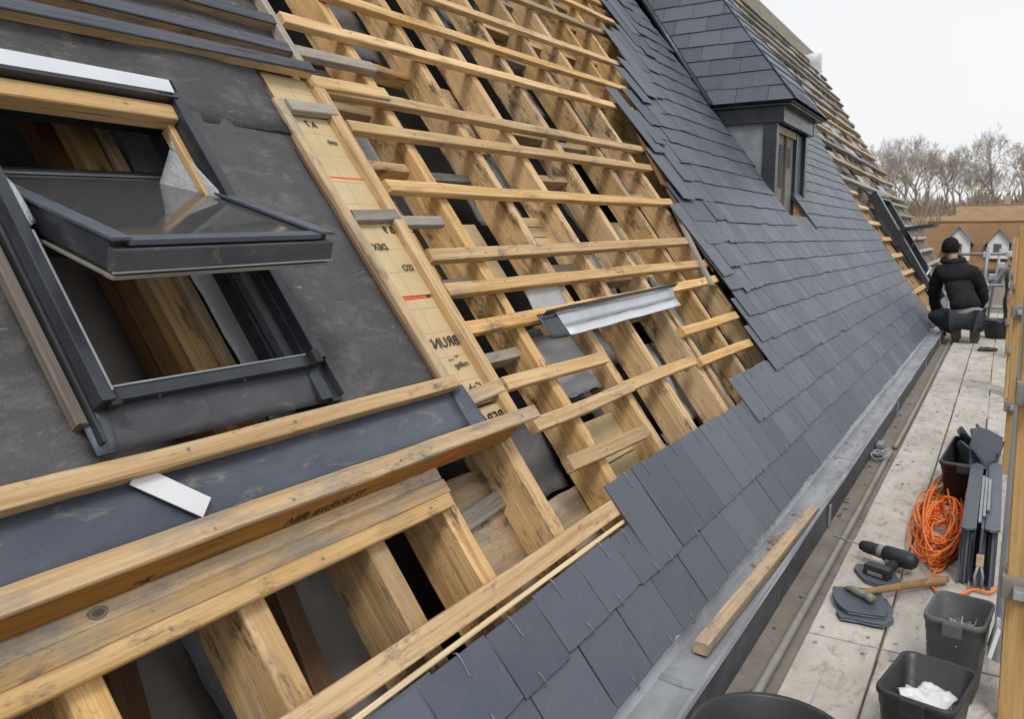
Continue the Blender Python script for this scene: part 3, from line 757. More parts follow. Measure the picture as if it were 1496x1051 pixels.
# ================================================================== things lying on the roof and gutter
o = timber('loose_batten', (1.985, .607, .083), (3.30, .573, .083), V((0, 0, 1)), .040, .034, M['aged'], None, wob=.002)
tag(o, 'loose wooden batten lying lengthwise in the zinc gutter', 'batten')
o = poly_prism('metal_offcut', [R(.752, .787, .016), R(.842, .699, .016), R(.872, .726, .017), R(.782, .813, .018)], RW, .002, M['white'], None, .0005)
tag(o, 'white metal strip offcut lying on the blue-grey lead apron', 'offcut')
fl = thing('zinc_channel', 'short bright zinc channel lying across the rafters, dark folded end at its left', 'flashing', tuple(R(2.9, .92, .02)))
sheet('channel_back', [R(2.36, .905, .0), R(3.50, .935, .0), R(3.50, .985, .015), R(2.36, .955, .015)], 14, 3, .003, M['zinc'], fl, .003, 6, .002, 1)
sheet('channel_face', [R(2.36, .868, .018), R(3.47, .895, .014), R(3.50, .935, .001), R(2.36, .905, .001)], 14, 3, .003, M['silver'], fl, .003, 6, .003, 2)
sheet('channel_end', [R(2.24, .872, .016), R(2.358, .866, .019), R(2.358, .958, .014), R(2.25, .965, .010)], 5, 4, .003, M['darkmetal'], fl, .004, 10, .003, 3)
sheet('channel_rim', [R(2.26, .953, .018), R(3.52, .985, .018), R(3.52, .990, .040), R(2.26, .958, .038)], 14, 1, .003, M['darkmetal'], fl, .003, 6, .001, 4)
o = rsheet('plastic_sheet', 2.36, 2.60, .98, 1.13, -.055, M['palefelt'], None, .004, .01, 5, .03, .02, .004, 12); tag(o, 'pale plastic sheet tucked between two rafters above the zinc channel', 'sheet')
o = rsheet('plastic_sheet', 2.28, 2.60, .70, .93, -.10, M['palefelt'], None, .004, .02, 5, .03, .01, .01, 13); tag(o, 'crumpled pale grey sheet in the bay below the zinc channel', 'sheet')

# ================================================================== roof windows
def rail(name, u0, u1, v0, v1, w0, w1, mat, parent, bevel=.003):
    return box(name, ((u0 + u1) / 2, (v0 + v1) / 2, (w0 + w1) / 2), (u1 - u0, v1 - v0, w1 - w0), mat, parent, ROOFM(0, 0, 0), bevel)
win = thing('roof_window', 'large black roof window standing open in the felt, sash tilted out', 'roof window', tuple(R(1.03, .9, 0)))
DM_ = M['darkmetal']
rail('frame', .744, .768, .915, 1.62, -.06, .060, DM_, win)
rail('frame', .768, 1.216, .918, .941, -.06, .045, DM_, win)
rail('frame', 1.216, 1.238, .925, 1.62, -.06, .060, DM_, win)
rail('frame', .768, 1.216, 1.598, 1.62, -.06, .04, DM_, win)
rail('rail_cover', .7683, .774, .945, 1.24, .036, .056, M['oldiron'], win, .0015)
rail('rail_highlight', .766, .7695, .93, 1.24, .0575, .0612, M['oldzinc'], win, .0005)  # thin pale strip painting a highlight along the rail's inner top edge
rail('reveal_strip', 1.186, 1.2155, .942, 1.27, -.012, .012, M['oldiron'], win, .003)
rail('reveal_strip', 1.176, 1.1855, .942, 1.27, -.05, -.012, DM_, win, .002)
rail('reveal_strip', 1.2085, 1.2155, .942, 1.27, .0125, .036, DM_, win, .002)
rail('sill_strip', .775, 1.205, .9415, .945, .02, .046, M['oldzinc'], win, .001)
for u_ in (.86, 1.04): put('screw', hd, hf, M['nail'], win, frame(RU, RW, -RV, R(u_, .9178, .034)))
rail('corner_cap', .760, .778, .906, .935, .035, .056, M['rubber'], win, .004)
rail('corner_cap', 1.206, 1.226, .914, .944, .035, .062, M['rubber'], win, .004)
roof_timber('lintel', .768, 1.573, 1.216, 1.573, .046, .042, .040, M['fresh'], win)
roof_timber('jamb', 1.207, 1.33, 1.207, 1.553, .025, .017, .03, M['fresh'], win)
poly_prism('head_flashing', [R(.55, 1.604, .066), R(1.222, 1.610, .066), R(1.240, 1.662, .052), R(.55, 1.662, .052)], RW, .004, M['silver'], win)
rail('head_flashing', .60, 1.228, 1.598, 1.604, .02, .064, DM_, win)
rail('side_flashing', 1.239, 1.268, .84, 1.665, -.0, .020, DM_, win)
rail('side_flashing', 1.246, 1.251, .925, 1.665, .020, .052, DM_, win)
rail('side_flashing', 1.258, 1.263, .845, 1.665, .020, .036, DM_, win)
rail('side_flashing', .736, .7435, .86, 1.62, .0, .030, DM_, win)
roof_timber('packer', .724, .90, .722, 1.42, .022, .020, .021, M['greydark'], win)
sheet('apron_flashing', [R(.742, .846, .008), R(1.240, .846, .008), R(1.238, .918, .026), R(.744, .918, .026)], 14, 4, .003, M['oldiron'], win, .003, 8)
rail('apron_fold', 1.205, 1.238, .846, .915, .012, .026, M['darkmetal'], win)
sheet('apron_fold', [R(.728, .846, .012), R(.765, .846, .014), R(.765, .925, .030), R(.728, .925, .012)], 3, 4, .003, M['apron'], win, .002, 9)
# the sash, turned about its mid pivot so that it stands out of the roof
PA = [V((.776, 1.168, 1.147)), V((1.214, 1.132, 1.158)), V((1.214, 1.688, 1.284)), V((.776, 1.700, 1.283))]
sx = (PA[1] - PA[0]).normalized(); sy = (PA[3] - PA[0]).normalized(); sz = sx.cross(sy).normalized(); sy = sz.cross(sx)
SM = frame(sx, sy, sz, PA[0]); WD = (PA[1] - PA[0]).length; LN = (PA[3] - PA[0]).length
sash = box('sash', (WD / 2, .014, -.006), (WD - .05, .028, .010), M['apron'], win, SM, .002)
box('front_profile', (WD / 2, .004, -.034), (WD + .002, .022, .038), M['oldiron'], sash, SM, .003)
box('front_seal', (WD / 2, .020, -.017), (WD - .02, .012, .014), M['rubber'], sash, SM, .001)
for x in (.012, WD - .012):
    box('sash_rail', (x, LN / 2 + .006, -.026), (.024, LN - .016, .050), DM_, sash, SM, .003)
    box('rail_sheen', (x, LN / 2 - .004, .001), (.032, LN - .004, .006), M['apron'], sash, SM, .0015)  # bluish strips paint a reflection onto the tops of the dark rails
box('sash_rail', (WD / 2, LN - .02, -.02), (WD - .06, .03, .045), DM_, sash, SM, .004)
box('glass_bead', (WD / 2, LN - .040, -.002), (WD - .06, .008, .004), M['oldzinc'], sash, SM, .001)
box('edge_strip', (WD / 2, -.0065, -.0515), (WD + .006, .005, .003), M['oldzinc'], sash, SM, .001)
box('drip_strip', (WD / 2, .010, -.061), (WD + .002, .026, .007), M['rustpipe'], sash, SM, .002)
for x in (.010, WD - .010): box('drip_strip', (x, .15, -.061), (.020, .25, .006), M['rustpipe'], sash, SM, .002)
box('glass', (WD / 2, LN / 2, -.012), (WD - .046, LN - .05, .014), M['glass'], sash, SM, .001)
box('handle', (WD * .62, .055, -.072), (.10, .010, .012), M['oldzinc'], sash, SM, .003)
# curved pivot covers and the sheet seen inside
sheet('pivot_cover', [R(1.214, 1.28, .035), R(1.214, 1.36, .045), R(1.200, 1.52, .012), R(1.165, 1.44, -.06)], 8, 8, .003, M['palefelt'], win, .004, 9)
sheet('pivot_cover', [R(.770, 1.25, .06), R(.786, 1.262, .055), R(.778, 1.34, .055), R(.769, 1.36, .055)], 5, 5, .004, M['palefelt'], win, .003, 9)
o = sheet('plastic_lining', [R(1.226, .88, -.15), R(1.285, .88, -.13), R(1.275, 1.36, -.13), R(1.216, 1.36, -.15)], 6, 20, .003, M['white'], win, .010, 9, .008)
sheet('plastic_lining', [R(1.26, 1.5, -.20), R(1.46, 1.5, -.15), R(1.46, 2.2, -.15), R(1.26, 2.2, -.20)], 12, 30, .003, M['palefelt'], win, .012, 8, .015, 3)
sheet('lining_board', [R(.70, .80, -.26), R(1.34, .80, -.36), R(1.34, 1.45, -.36), R(.70, 1.45, -.26)], 6, 12, .01, M['plaster'], win, .005, 5)

fw = thing('roof_window', 'far black roof window with raised kerb and sash swung out, beyond the worker', 'roof window', tuple(R(12.9, .9, 0)))
def kerb(name, u0, u1, v0, v1, mat=M['darkmetal'], lift0=.03, lift1=.22, base=-.02, parent=fw):
    u0 += .72; u1 += .72; bs = lambda v_: base + .11 * max(0, v_ - .2) / 1.8; h = lambda v_: bs(v_) + .02 + lift0 + (lift1 - lift0) * .45 * (v_ - .05) / 1.85
    vs = [R(u, v_, w) for (u, v_) in ((u0, v0), (u1, v0), (u1, v1), (u0, v1)) for w in (bs(v_), h(v_))]
    P = [q - O for q in vs]
    return put(name, P, [(0, 1, 3, 2)[::-1], (2, 3, 5, 4)[::-1], (4, 5, 7, 6)[::-1], (6, 7, 1, 0)[::-1], (1, 7, 5, 3)[::-1], (0, 2, 4, 6)[::-1]], mat, parent, Matrix.Translation(O))
kerb('frame', 12.2, 12.42, .02, 1.93)
kerb('frame', 13.4, 13.55, .02, 1.93)
kerb('frame', 12.42, 13.4, 1.80, 1.93); kerb('frame', 12.42, 13.4, .02, .14)
kerb('pane', 12.42, 13.4, .14, 1.10, M['window_dark'], -.02, .12, -.05)
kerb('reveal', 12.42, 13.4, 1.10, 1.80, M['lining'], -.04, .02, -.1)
poly_prism('sash', [R(13.12, 1.30, .20), R(14.10, 1.30, .20), R(14.10, 1.10, .56), R(13.12, 1.10, .56)], RW + RV * .5, .05, M['darkmetal'], fw, .006)
poly_prism('glass', [R(13.22, 1.28, .245), R(14.00, 1.28, .245), R(14.00, 1.12, .535), R(13.22, 1.12, .535)], RW + RV * .5, .012, M['glass'], fw, .002)
poly_prism('head_flashing', [R(13.22, 1.84, .235), R(14.17, 1.84, .235), R(14.17, 2.02, .10), R(13.22, 2.02, .10)], RW, .01, M['silver'], fw)
tube('stay', [R(13.18, 1.0, .14), R(13.18, 1.16, .45)], .012, M['oldzinc'], fw, 6)
tube('stay', [R(13.18, .55, .09), R(14.07, .62, .12)], .014, M['silver'], fw, 6)
tube('stay', [R(13.18, .38, .09), R(14.07, .80, .14)], .012, M['oldzinc'], fw, 6)

# ================================================================== dormer
dor = thing('dormer', 'small slate-roofed dormer with black trim and lead cheek, set in the slates', 'dormer', (7.7, 1.7, 1.3))
FY = 1.69; X0, X1 = 7.115, 8.30; ZT = 2.09; EZ = 2.246
ry = lambda z: .68 + (z - .13) * CS / SN
# cheeks
for xx, sgn in ((X0, -1), (X1, 1)):
    poly_prism('cheek', [V((xx, FY + .10, ry(0) * 0 + .13 + (FY + .10 - .68) * SN / CS - .06)), V((xx, ry(ZT) + .05, ZT)), V((xx, FY + .10, ZT))], V((sgn, 0, 0)), .03, M['cheek'], dor)
    box('corner_post', (xx - sgn * .03 + sgn * .012, FY + .05, 1.74), (.085, .11, ZT - 1.37), M['darkmetal'], dor, None, .004)
    box('side_fascia', (xx + sgn * .012, (FY + ry(EZ)) / 2 - .01, 2.165), (.05, ry(EZ) - FY + .10, .15), M['darkmetal'], dor, None, .004)
box('front_fascia', (7.72, FY - .03, 2.165), (1.16, .05, .15), M['darkmetal'], dor, None, .004)
wf = box('window_frame', (7.185, FY + .04, 1.64), (.05, .07, .84), M['rafter'], dor, None, .003)
box('window_frame', (7.905, FY + .018, 1.64), (.045, .035, .88), M['darkmetal'], dor, None, .003)
box('window_frame', (7.53, FY + .04, 2.05), (.66, .07, .06), M['aged'], dor, None, .003)
box('boarded_opening', (7.37, FY + .045, 1.63), (.32, .02, .80), M['greyboard'], dor, None, .002)
box('boarded_opening', (7.708, FY + .042, 1.63), (.35, .02, .80), M['greyboard'], dor, None, .002)
for (x, z, w_, h_) in ((7.42, 1.76, .12, .36), (7.70, 1.85, .15, .17)):
    box('pane', (x, FY + .034, z), (w_, .012, h_), M['oldiron'], dor, None, .002)
box('mullion', (7.54, FY + .026, 1.63), (.03, .03, .78), M['greydark'], dor, None, .003)
box('front_wall', (8.12, FY + .06, 1.75), (.36, .06, .68), M['apron'], dor, None, .003)
box('sill', (7.50, 1.60, 1.208), (.76, .24, .03), M['white'], dor, None, .003)
poly_prism('reveal', [V((7.868, 1.485, 1.224)), V((7.868, 1.69, 1.224)), V((7.868, 1.69, 1.485))], V((-1, 0, 0)), .03, M['orange'], dor)
poly_prism('reveal_edge', [R(7.845, 1.355, .022), R(7.885, 1.355, .022), R(7.885, 1.72, .022), R(7.845, 1.72, .022)], RW, .03, M['darkmetal'], dor)
# hipped roof: eave corners, ridge
XM = 7.715; SLP = 2.26; ZR = EZ + (XM - 7.0) * SLP
E1 = V((7.0, 1.54, EZ)); E2 = V((8.43, 1.54, EZ)); A1 = V((XM, 2.80, ZR)); A2 = V((XM, 3.46, ZR)); B1 = V((7.0, 2.216, EZ)); B2 = V((8.43, 2.216, EZ))
def solid(name, pts, nrm, th, mat): return poly_prism(name, pts, nrm, th, mat, dor)
nl = V((-SLP, 0, 1)).normalized(); nr = V((SLP, 0, 1)).normalized()
nf = (E2 - E1).cross(A1 - E1).normalized()
for nm, pts, n_ in (('roof_deck', [E1, B1, A2, A1], nl), ('roof_deck', [E2, A1, A2, B2], nr), ('roof_deck', [E1, A1, E2], nf)):
    c = [p - n_ * .008 for p in pts]
    if (c[1] - c[0]).cross(c[2] - c[0]).dot(n_) < 0: c = c[::-1]
    solid(nm, c, n_, .02, M['darkmetal'])
box('soffit', (7.715, 1.90, EZ - .022), (1.36, .66, .014), M['darkmetal'], dor, None, .001)
def clip(poly, region):
    out = poly
    n = len(region)
    for i in range(n):
        a, b = region[i], region[(i + 1) % n]; inp, out = out, []
        ins = lambda p: (b[0] - a[0]) * (p[1] - a[1]) - (b[1] - a[1]) * (p[0] - a[0]) >= 0
        for j in range(len(inp)):
            p, q = inp[j], inp[(j + 1) % len(inp)]
            if ins(p):
                out.append(p)
            if ins(p) != ins(q):
                d1 = (b[0] - a[0]) * (p[1] - a[1]) - (b[1] - a[1]) * (p[0] - a[0]); d2 = (b[0] - a[0]) * (q[1] - a[1]) - (b[1] - a[1]) * (q[0] - a[0])
                t_ = d1 / (d1 - d2); out.append((p[0] + (q[0] - p[0]) * t_, p[1] + (q[1] - p[1]) * t_))
        if len(out) < 3: return []
    return out
def slate_plane(org, a, nrm, region, gauge, wd):
    b = nrm.cross(a).normalized()
    loc = [((p - org).dot(a), (p - org).dot(b)) for p in region]
    area = sum(loc[i][0] * loc[(i + 1) % len(loc)][1] - loc[(i + 1) % len(loc)][0] * loc[i][1] for i in range(len(loc)))
    if area < 0: loc = loc[::-1]
    a0, a1 = min(p[0] for p in loc), max(p[0] for p in loc); b1 = max(p[1] for p in loc)
    k_, y = 0, -.012
    while y < b1:
        x = a0 - wd * (0 if k_ % 2 else .5) - RNG.uniform(0, .03)
        while x < a1:
            w_ = wd * RNG.uniform(.93, 1.07)
            lo = y + RNG.gauss(0, .002)
            lregion = loc
            pl = clip([(x + .002, max(lo, 0 if k_ else -.02)), (x + w_ - .002, max(lo, 0 if k_ else -.02)), (x + w_ - .002, y + gauge * 1.9), (x + .002, y + gauge * 1.9)], lregion)
            if len(pl) >= 3:
                top = [org + a * p[0] + b * p[1] + nrm * (.017 - .0085 * (p[1] - y) / gauge) for p in pl]
                poly_prism('slate', top, nrm, .006, M['slate'], dor)
            x += w_
        y += gauge; k_ += 1
slate_plane(B1, V((0, -1, 0)), nl, [B1, E1, A1, A2], .150, .27)
slate_plane(E2, V((0, 1, 0)), nr, [E2, B2, A2, A1], .150, .27)
slate_plane(E1, V((1, 0, 0)), nf, [E1, E2, A1], .150, .27)
tube('hip_trim', [E1 + V((-.004, -.004, .012)), A1 + V((0, 0, .018))], .010, M['darkmetal'], dor, 6)
tube('hip_trim', [E2 + V((.004, -.004, .012)), A1 + V((0, 0, .018))], .010, M['darkmetal'], dor, 6)
tube('valley_trim', [B1 + V((-.03, .0, .0)), A2 + V((-.03, 0, .02))], .028, M['darkmetal'], dor, 6)

# ================================================================== scaffold platform
plat = thing('scaffold_platform', 'walkway of pale grubby scaffold boards beside the gutter', 'platform', (5, .15, 0))
xs = [-.35, 2.40, 4.90, 7.40, 9.90, 12.4, 14.6]
lanes = [(.222, .418), (.022, .218), (-.13, .018)]
for i in range(len(xs) - 1):
    for j, (y0, y1) in enumerate(lanes):
        e = RNG.uniform(-.004, .004)
        a, b = xs[i] + .004 + e * .3, xs[i + 1] - .004
        o = timber('scaffold_board', (a, (y0 + y1) / 2 + e * .3, -.019 + RNG.uniform(-.0015, .0015)), (b, (y0 + y1) / 2 - e * .3, -.019), V((0, 0, 1)), y1 - y0 - .004, .036, M['board'], plat, ch=.003, wob=.0015)
        if i < 3:
            for sx_, sy_ in ((a + .05, y0 + .035), (b - .05, y0 + .035), (b - .05, y1 - .035), (a + .05, y1 - .035)):
                put('bolt', [(p[0] * 2.2, p[1] * 2.2, p[2]) for p in hd], hf, M['oldzinc'], o, Matrix.Translation((sx_, sy_, .0005)))
for x in (.9, 2.40, 3.6, 4.9, 6.2, 7.4, 8.7, 9.9, 11.2, 12.4, 13.6):
    tube('transom', [(x, .40, -.065), (x, -.25, -.065)], .024, M['steel'], plat, 10)
for y in (.36, -.19):
    tube('ledger', [(-.4, y, -.115), (14.6, y, -.115)], .024, M['steel'], plat, 10)
# posts of the guard side: tube standard with an upright plank and clamps
def guard_post(x, label, wood_=True, lean=.0, h=2.0, y=-.07, first=False):
    g = thing('scaffold_post', label, 'scaffold post', (x, y, -.1), 'scaffold posts along the platform edge')
    tube('standard', [(x + .32, y + (-.012 if first else -.04), -4.0), (x + .32, y + (-.004 if first else -.03), h - .05)], .024, M['cheek' if first else 'rustpipe'], g, 12)
    if wood_:
        timber('plank', (x, y - .055, -.25), (x + .02, y - .055 + lean, h), V((0, 1, 0)), .045, .105, M['post'], g, wob=.003)
    for z in (.34, .80):
        c = box('clamp', (x + .02, y - .05 + lean * z * .4, z), (.10, .13, .055), M['rustpipe'], g, None, .006)
        box('clamp_bolt', (x - .05, y - .02 + lean * z * .4, z), (.035, .022, .022), M['steel'], c, None, .003)
        tube('clamp_screw', [(x - .045, y - .055, z - .07), (x - .045, y - .055, z + .09)], .007, M['steel'], c, 6)
    return g
guard_post(2.18, 'nearest timber scaffold post with rusty clamps, beside the bins at the frame edge', True, .03, 1.25, first=True)
guard_post(4.6, 'timber and steel scaffold post just past the stacked slates', True, .02, 1.2)
guard_post(6.9, 'timber and steel scaffold post midway between slate tub and worker', True, .01, 1.15)
guard_post(9.2, 'timber and steel scaffold post next to the worker and black net', True, .01, 1.1)
guard_post(12.6, 'bare steel scaffold post at the far end of the walkway', False, 0, 1.2, -.06)
nt = sheet('debris_net', [V((11.4, -.075, .04)), V((12.5, -.06, .03)), V((12.5, -.05, .70)), V((11.4, -.06, .72))], 12, 8, .012, M['rubber'], None, .03, 5, .02, 3)
tag(nt, 'dark debris net hanging on the scaffold beside the black tub', 'net')
eg = thing('end_guardrail', 'galvanised tube guardrail with diagonal brace closing the far end of the walkway', 'guardrail', (12.9, .2, 0))
for pts, r_ in (([(12.9, .62, .92), (12.9, -.35, .94)], .024), ([(12.9, .50, .50), (12.9, -.35, .52)], .024), ([(13.0, .40, .0), (13.1, -.05, .80)], .028), ([(12.85, .22, -.1), (12.85, .20, 1.02)], .026), ([(13.6, .35, .15), (13.6, -.3, .17)], .03), ([(13.2, .15, -.1), (13.2, .05, 1.0)], .022), ([(12.9, .62, -3), (12.9, .62, 1.0)], .024)):
    tube('rail', pts, r_ * .85, M['oldzinc'], eg, 8)
for p in ((12.88, .21, .92), (12.88, .03, .78), (12.88, .20, .50), (12.88, -.06, .93), (12.88, -.06, .52), (13.0, .12, .62)):
    box('coupler', p, (.08, .09, .08), M['zinc'], eg, None, .015)

# ---- bins
def bin_(name, label, c, L, Wd, h, mat, rot=0.0, flare=.78, kind='bin', inner=.0):
    g = thing(name, label, kind, (c[0], c[1], 0))
    mw = Matrix.Translation((c[0], c[1], .002)) @ Matrix.Rotation(rot, 4, 'Z')
    def ring(s, z, cr, dz=0):
        out = []
        for qx, qy, a0 in ((1, 1, 0), (-1, 1, 90), (-1, -1, 180), (1, -1, 270)):
            for k_ in range(6):
                a = math.radians(a0 + 18 * k_)
                out.append(((L / 2 * s - cr) * qx + cr * math.cos(a), (Wd / 2 * s - cr) * qy + cr * math.sin(a), z))
        return out
    prof = [(flare, 0, .02), (flare + (1 - flare) * .80, h * .80, .022), (flare + (1 - flare) * .80 + .025, h * .81, .024), (flare + (1 - flare) * .93 + .02, h * .93, .025), (1.045, h * .935, .026), (1.055, h * .965, .027), (1.05, h, .027), (1.0, h * 1.004, .026), (.955, h * .995, .024), (flare * .96, .012, .018)]
    vs, fs = [], []
    for s, z, cr in prof: vs += ring(s, z, cr)
    n = 24
    for i in range(len(prof) - 1):
        for k_ in range(n):
            k2 = (k_ + 1) % n; fs.append((i * n + k_, i * n + k2, (i + 1) * n + k2, (i + 1) * n + k_))
    fs.append(tuple(range(n))[::-1]); fs.append(tuple((len(prof) - 1) * n + k_ for k_ in range(n)))
    o = put('tub_body', vs, fs, mat, g, mw, True)
    for e in (-1, 1):
        hb = box('handle', (e * (L / 2 * 1.06), 0, h * .90), (.014, Wd * .34, .035), mat, g, mw, .005)
    return g, mw
b1, m1 = bin_('plastic_bin', 'black plastic bin holding crumpled white papers and fixings', (1.905, .075), .215, .152, .19, M['black_plastic'], -.18)
b2, m2 = bin_('plastic_bin', 'dusty grey plastic bin half full of loose nails', (2.275, .030), .185, .132, .215, M['grey_plastic'], -.12)
b3, m3 = bin_('plastic_bin', 'black plastic bin stuffed with broken slate pieces, behind the slate stack', (4.14, .055), .55, .20, .20, M['black_plastic'], -.06)
def nail_heap(name, label, mw, L, Wd, z, n, rad=.0014, ln=.045, bump_=.02):
    r = random.Random(len(name) + n); vs, fs = [], []
    for i in range(n):
        a = r.uniform(0, 2 * math.pi); q = r.random() ** .5; m_ = max(abs(math.cos(a)), abs(math.sin(a)))
        x, y = L * .44 * q * math.cos(a) / m_, Wd * .44 * q * math.sin(a) / m_
        z_ = z + bump_ * (1 - q * q) + r.uniform(-.006, .008)
        d = V((math.cos(r.uniform(0, 6.3)), math.sin(r.uniform(0, 6.3)), r.uniform(-.45, .45))).normalized() * ln * r.uniform(.35, .6)
        p = V((x, y, z_)); tube_data([p - d, p + d * .0 + V((0, 0, r.uniform(0, .004))), p + d], rad, 5, False, vs, fs)
    o = put(name, vs, fs, M['brightnail'], None, mw, True); tag(o, label, 'nails', None, 'stuff'); return o
hp = box('nails_bed', (0, 0, .12), (.150, .105, .036), M['oldzinc'], None, m2, .008); tag(hp, 'compact bed of old nails filling the grey bin', 'nails')
nail_heap('loose_nails', 'loose steel nails heaped on top in the grey bin', m2, .140, .098, .139, 460, .0017, .05, .016)
nail_heap('loose_clips', 'small fixings scattered round the papers in the black bin', m1, .165, .11, .112, 260, .0016, .032, .004)
bd = box('bin_filling', (0, 0, .09), (.168, .115, .035), M['oldzinc'], None, m1, .01); tag(bd, 'layer of dull fixings at the bottom of the black bin', 'fixings')
for k_, (dx, dy, rz, dz, sc) in enumerate(((.0, .0, .25, .130, 1.0), (.018, -.008, -.1, .138, .85), (-.022, .012, .6, .144, .7))):
    w_, h_ = .125 * sc, .085 * sc
    mm = m1 @ Matrix.Translation((dx, dy, dz)) @ Matrix.Rotation(rz, 4, 'Z')
    q = [mm @ V(p) for p in ((-w_ / 2, -h_ / 2, -.012), (w_ / 2, -h_ / 2, 0), (w_ / 2, h_ / 2, .004), (-w_ / 2, h_ / 2, -.004))]
    o = sheet('paper', q, 22, 16, .0012, M['white'], None, .013, 38, .005, 31 + k_, True)
    tag(o, ('largest crumpled white paper at the bottom of the pile in the black bin', 'middle crumpled white paper in the black bin', 'smallest crumpled white paper on top in the black bin')[k_], 'paper')
o = box('scraper', (2.215, -.048, .185), (.115, .010, .075), M['white'], None, None, .004, Matrix.Rotation(.12, 3, 'Y') @ Matrix.Rotation(.2, 3, 'X')); tag(o, 'white plastic scraper wedged over the rim of the grey bin', 'scraper')
# round tub at the bottom edge
tb = thing('round_tub', 'large round black rubber tub cut off by the bottom edge', 'tub', (1.345, .282, 0))
lathe('tub_body', [(.105, .002), (.118, .15), (.134, .285), (.142, .288), (.144, .298), (.138, .303), (.131, .298), (.115, .15), (.10, .02)], M['black_plastic'], tb, 48, Matrix.Translation((1.345, .282, 0)))
for a in (0.4, 3.5): tube('handle', [(1.345 + .14 * math.cos(a + t_), .282 + .14 * math.sin(a + t_), .285 - .03 * math.cos(t_ * 4)) for t_ in (-.35, -.2, 0, .2, .35)], .008, M['black_plastic'], tb, 8)
# slate pieces in the far bin
r = random.Random(3)
def shard(name, c, sx_, sy_, rx, ry_, rz, th=.008, seed=0):
    rr = random.Random(seed); n = rr.randint(11, 16)
    mw = Matrix.Translation(c) @ Matrix.Rotation(rz, 4, 'Z') @ Matrix.Rotation(ry_, 4, 'Y') @ Matrix.Rotation(rx, 4, 'X')
    out = []
    for i in range(n):
        a = 2 * math.pi * (i + rr.uniform(-.25, .25)) / n; q = rr.uniform(.86, 1.04)
        ca, sa = math.cos(a), math.sin(a); m_ = max(abs(ca), abs(sa)) ** .95
        out.append(V((sx_ / 2 * q * ca / m_, sy_ / 2 * q * sa / m_, 0)))
    vs = out + [p * .97 - V((0, 0, th * .5)) for p in out] + [p * 1.01 - V((0, 0, th)) for p in out]
    fs = [tuple(range(n)), tuple(range(2 * n, 3 * n))[::-1]]
    for q in range(2):
        for i in range(n): fs.append((q * n + i, (q + 1) * n + i, (q + 1) * n + (i + 1) % n, q * n + (i + 1) % n))
    return put(name, vs, fs, M['slate'], None, mw)
for k_, (dx, dy, dz, sx_, sy_, rx, ry_, rz) in enumerate(((.05, -.03, .22, .26, .16, 1.25, .15, -.2), (-.12, .0, .20, .20, .14, 1.1, -.1, .5), (.16, .02, .21, .24, .15, .9, .3, .1), (-.02, -.05, .23, .15, .16, 1.45, .3, -.9), (-.16, -.04, .22, .12, .16, 1.3, .2, -1.0), (.22, -.04, .20, .2, .16, 1.2, -.3, .3))):
    o = shard('broken_slate', (4.14 + dx, .055 + dy, dz), sx_, sy_, rx, ry_, rz, .008, 40 + k_)
    tag(o, 'jagged broken slate sticking up out of the black bin behind the slate stack', 'slate', 'broken slates in the bin')
# slates standing on edge by the post
r = random.Random(9)
for k_ in range(11):
    y = .050 - k_ * .0090 - (.012 if k_ > 4 else 0)
    x0 = 3.00 + r.uniform(-.02, .05); x1 = 3.88 + r.uniform(-.06, .06); h_ = .195 + r.uniform(-.022, .014)
    pts = [V((x0, y, .004)), V((x1, y, .004)), V((x1 + r.uniform(-.03, .02), y + r.uniform(-.003, .003), h_ - .01)), V((x0 + (x1 - x0) * .5, y, h_ + r.uniform(-.006, .006))), V((x0 + r.uniform(-.01, .05), y + r.uniform(-.003, .003), h_ - r.uniform(0, .012)))]
    o = poly_prism('slate', pts, V((0, -1, 0)), .0082, M['slate'], None, .0012)
    tag(o, 'long dark slate standing on edge in the stack by the scaffold post', 'slate', 'slates standing on edge in the stack')
for k_, (ya, yb, xa, xb) in enumerate(((.056, .012, 2.99, 3.86), (-.012, -.056, 3.01, 3.90))):
    zt = .206
    o = poly_prism('slate', [V((xa, yb, zt + .004 - .002 * k_)), V((xb, yb - .004, zt + .003)), V((xb + .05, (ya + yb) / 2, zt)), V((xb + .01, ya, zt - .003)), V((xa + .012, ya, zt - .004)), V((xa - .014, (ya + yb) / 2 + .006, zt))], V((0, 0, 1)), .008, M['slate'], None, .0012)
    tag(o, ('narrow slate lying flat on top of the stack, on its orange-cable side', 'narrow slate lying flat on top of the stack, on its scaffold-post side')[k_], 'slate')
for k_ in range(3):
    y = .004 - k_ * .011
    o = box('metal_strip', (3.36 + k_ * .02, .0, .212 + .002 * k_), (.62 - .1 * k_, .009, .005), M['oldzinc'], None, Matrix.Translation((0, y, 0)), .001)
    tag(o, ('widest', 'middle', 'shortest')[k_] + ' of the thin metal strips lying on the stacked slates', 'strip')
o = box('wood_offcut', (2.992, -.006, .10), (.03, .022, .035), M['aged'], None, None, .002); tag(o, 'small wooden wedge jammed in the front of the slate stack', 'wedge')
tg = thing('tongs', 'grey steel tongs stuck in the gap of the slate stack', 'tongs', (2.985, -.005, .0))
for e in (-1, 1): tube('arm', [(2.982, -.006 + e * .004, .085), (2.98, -.006 + e * .012, .05), (2.98, -.006 + e * .009, .006)], .0045, M['oldzinc'], tg, 6)

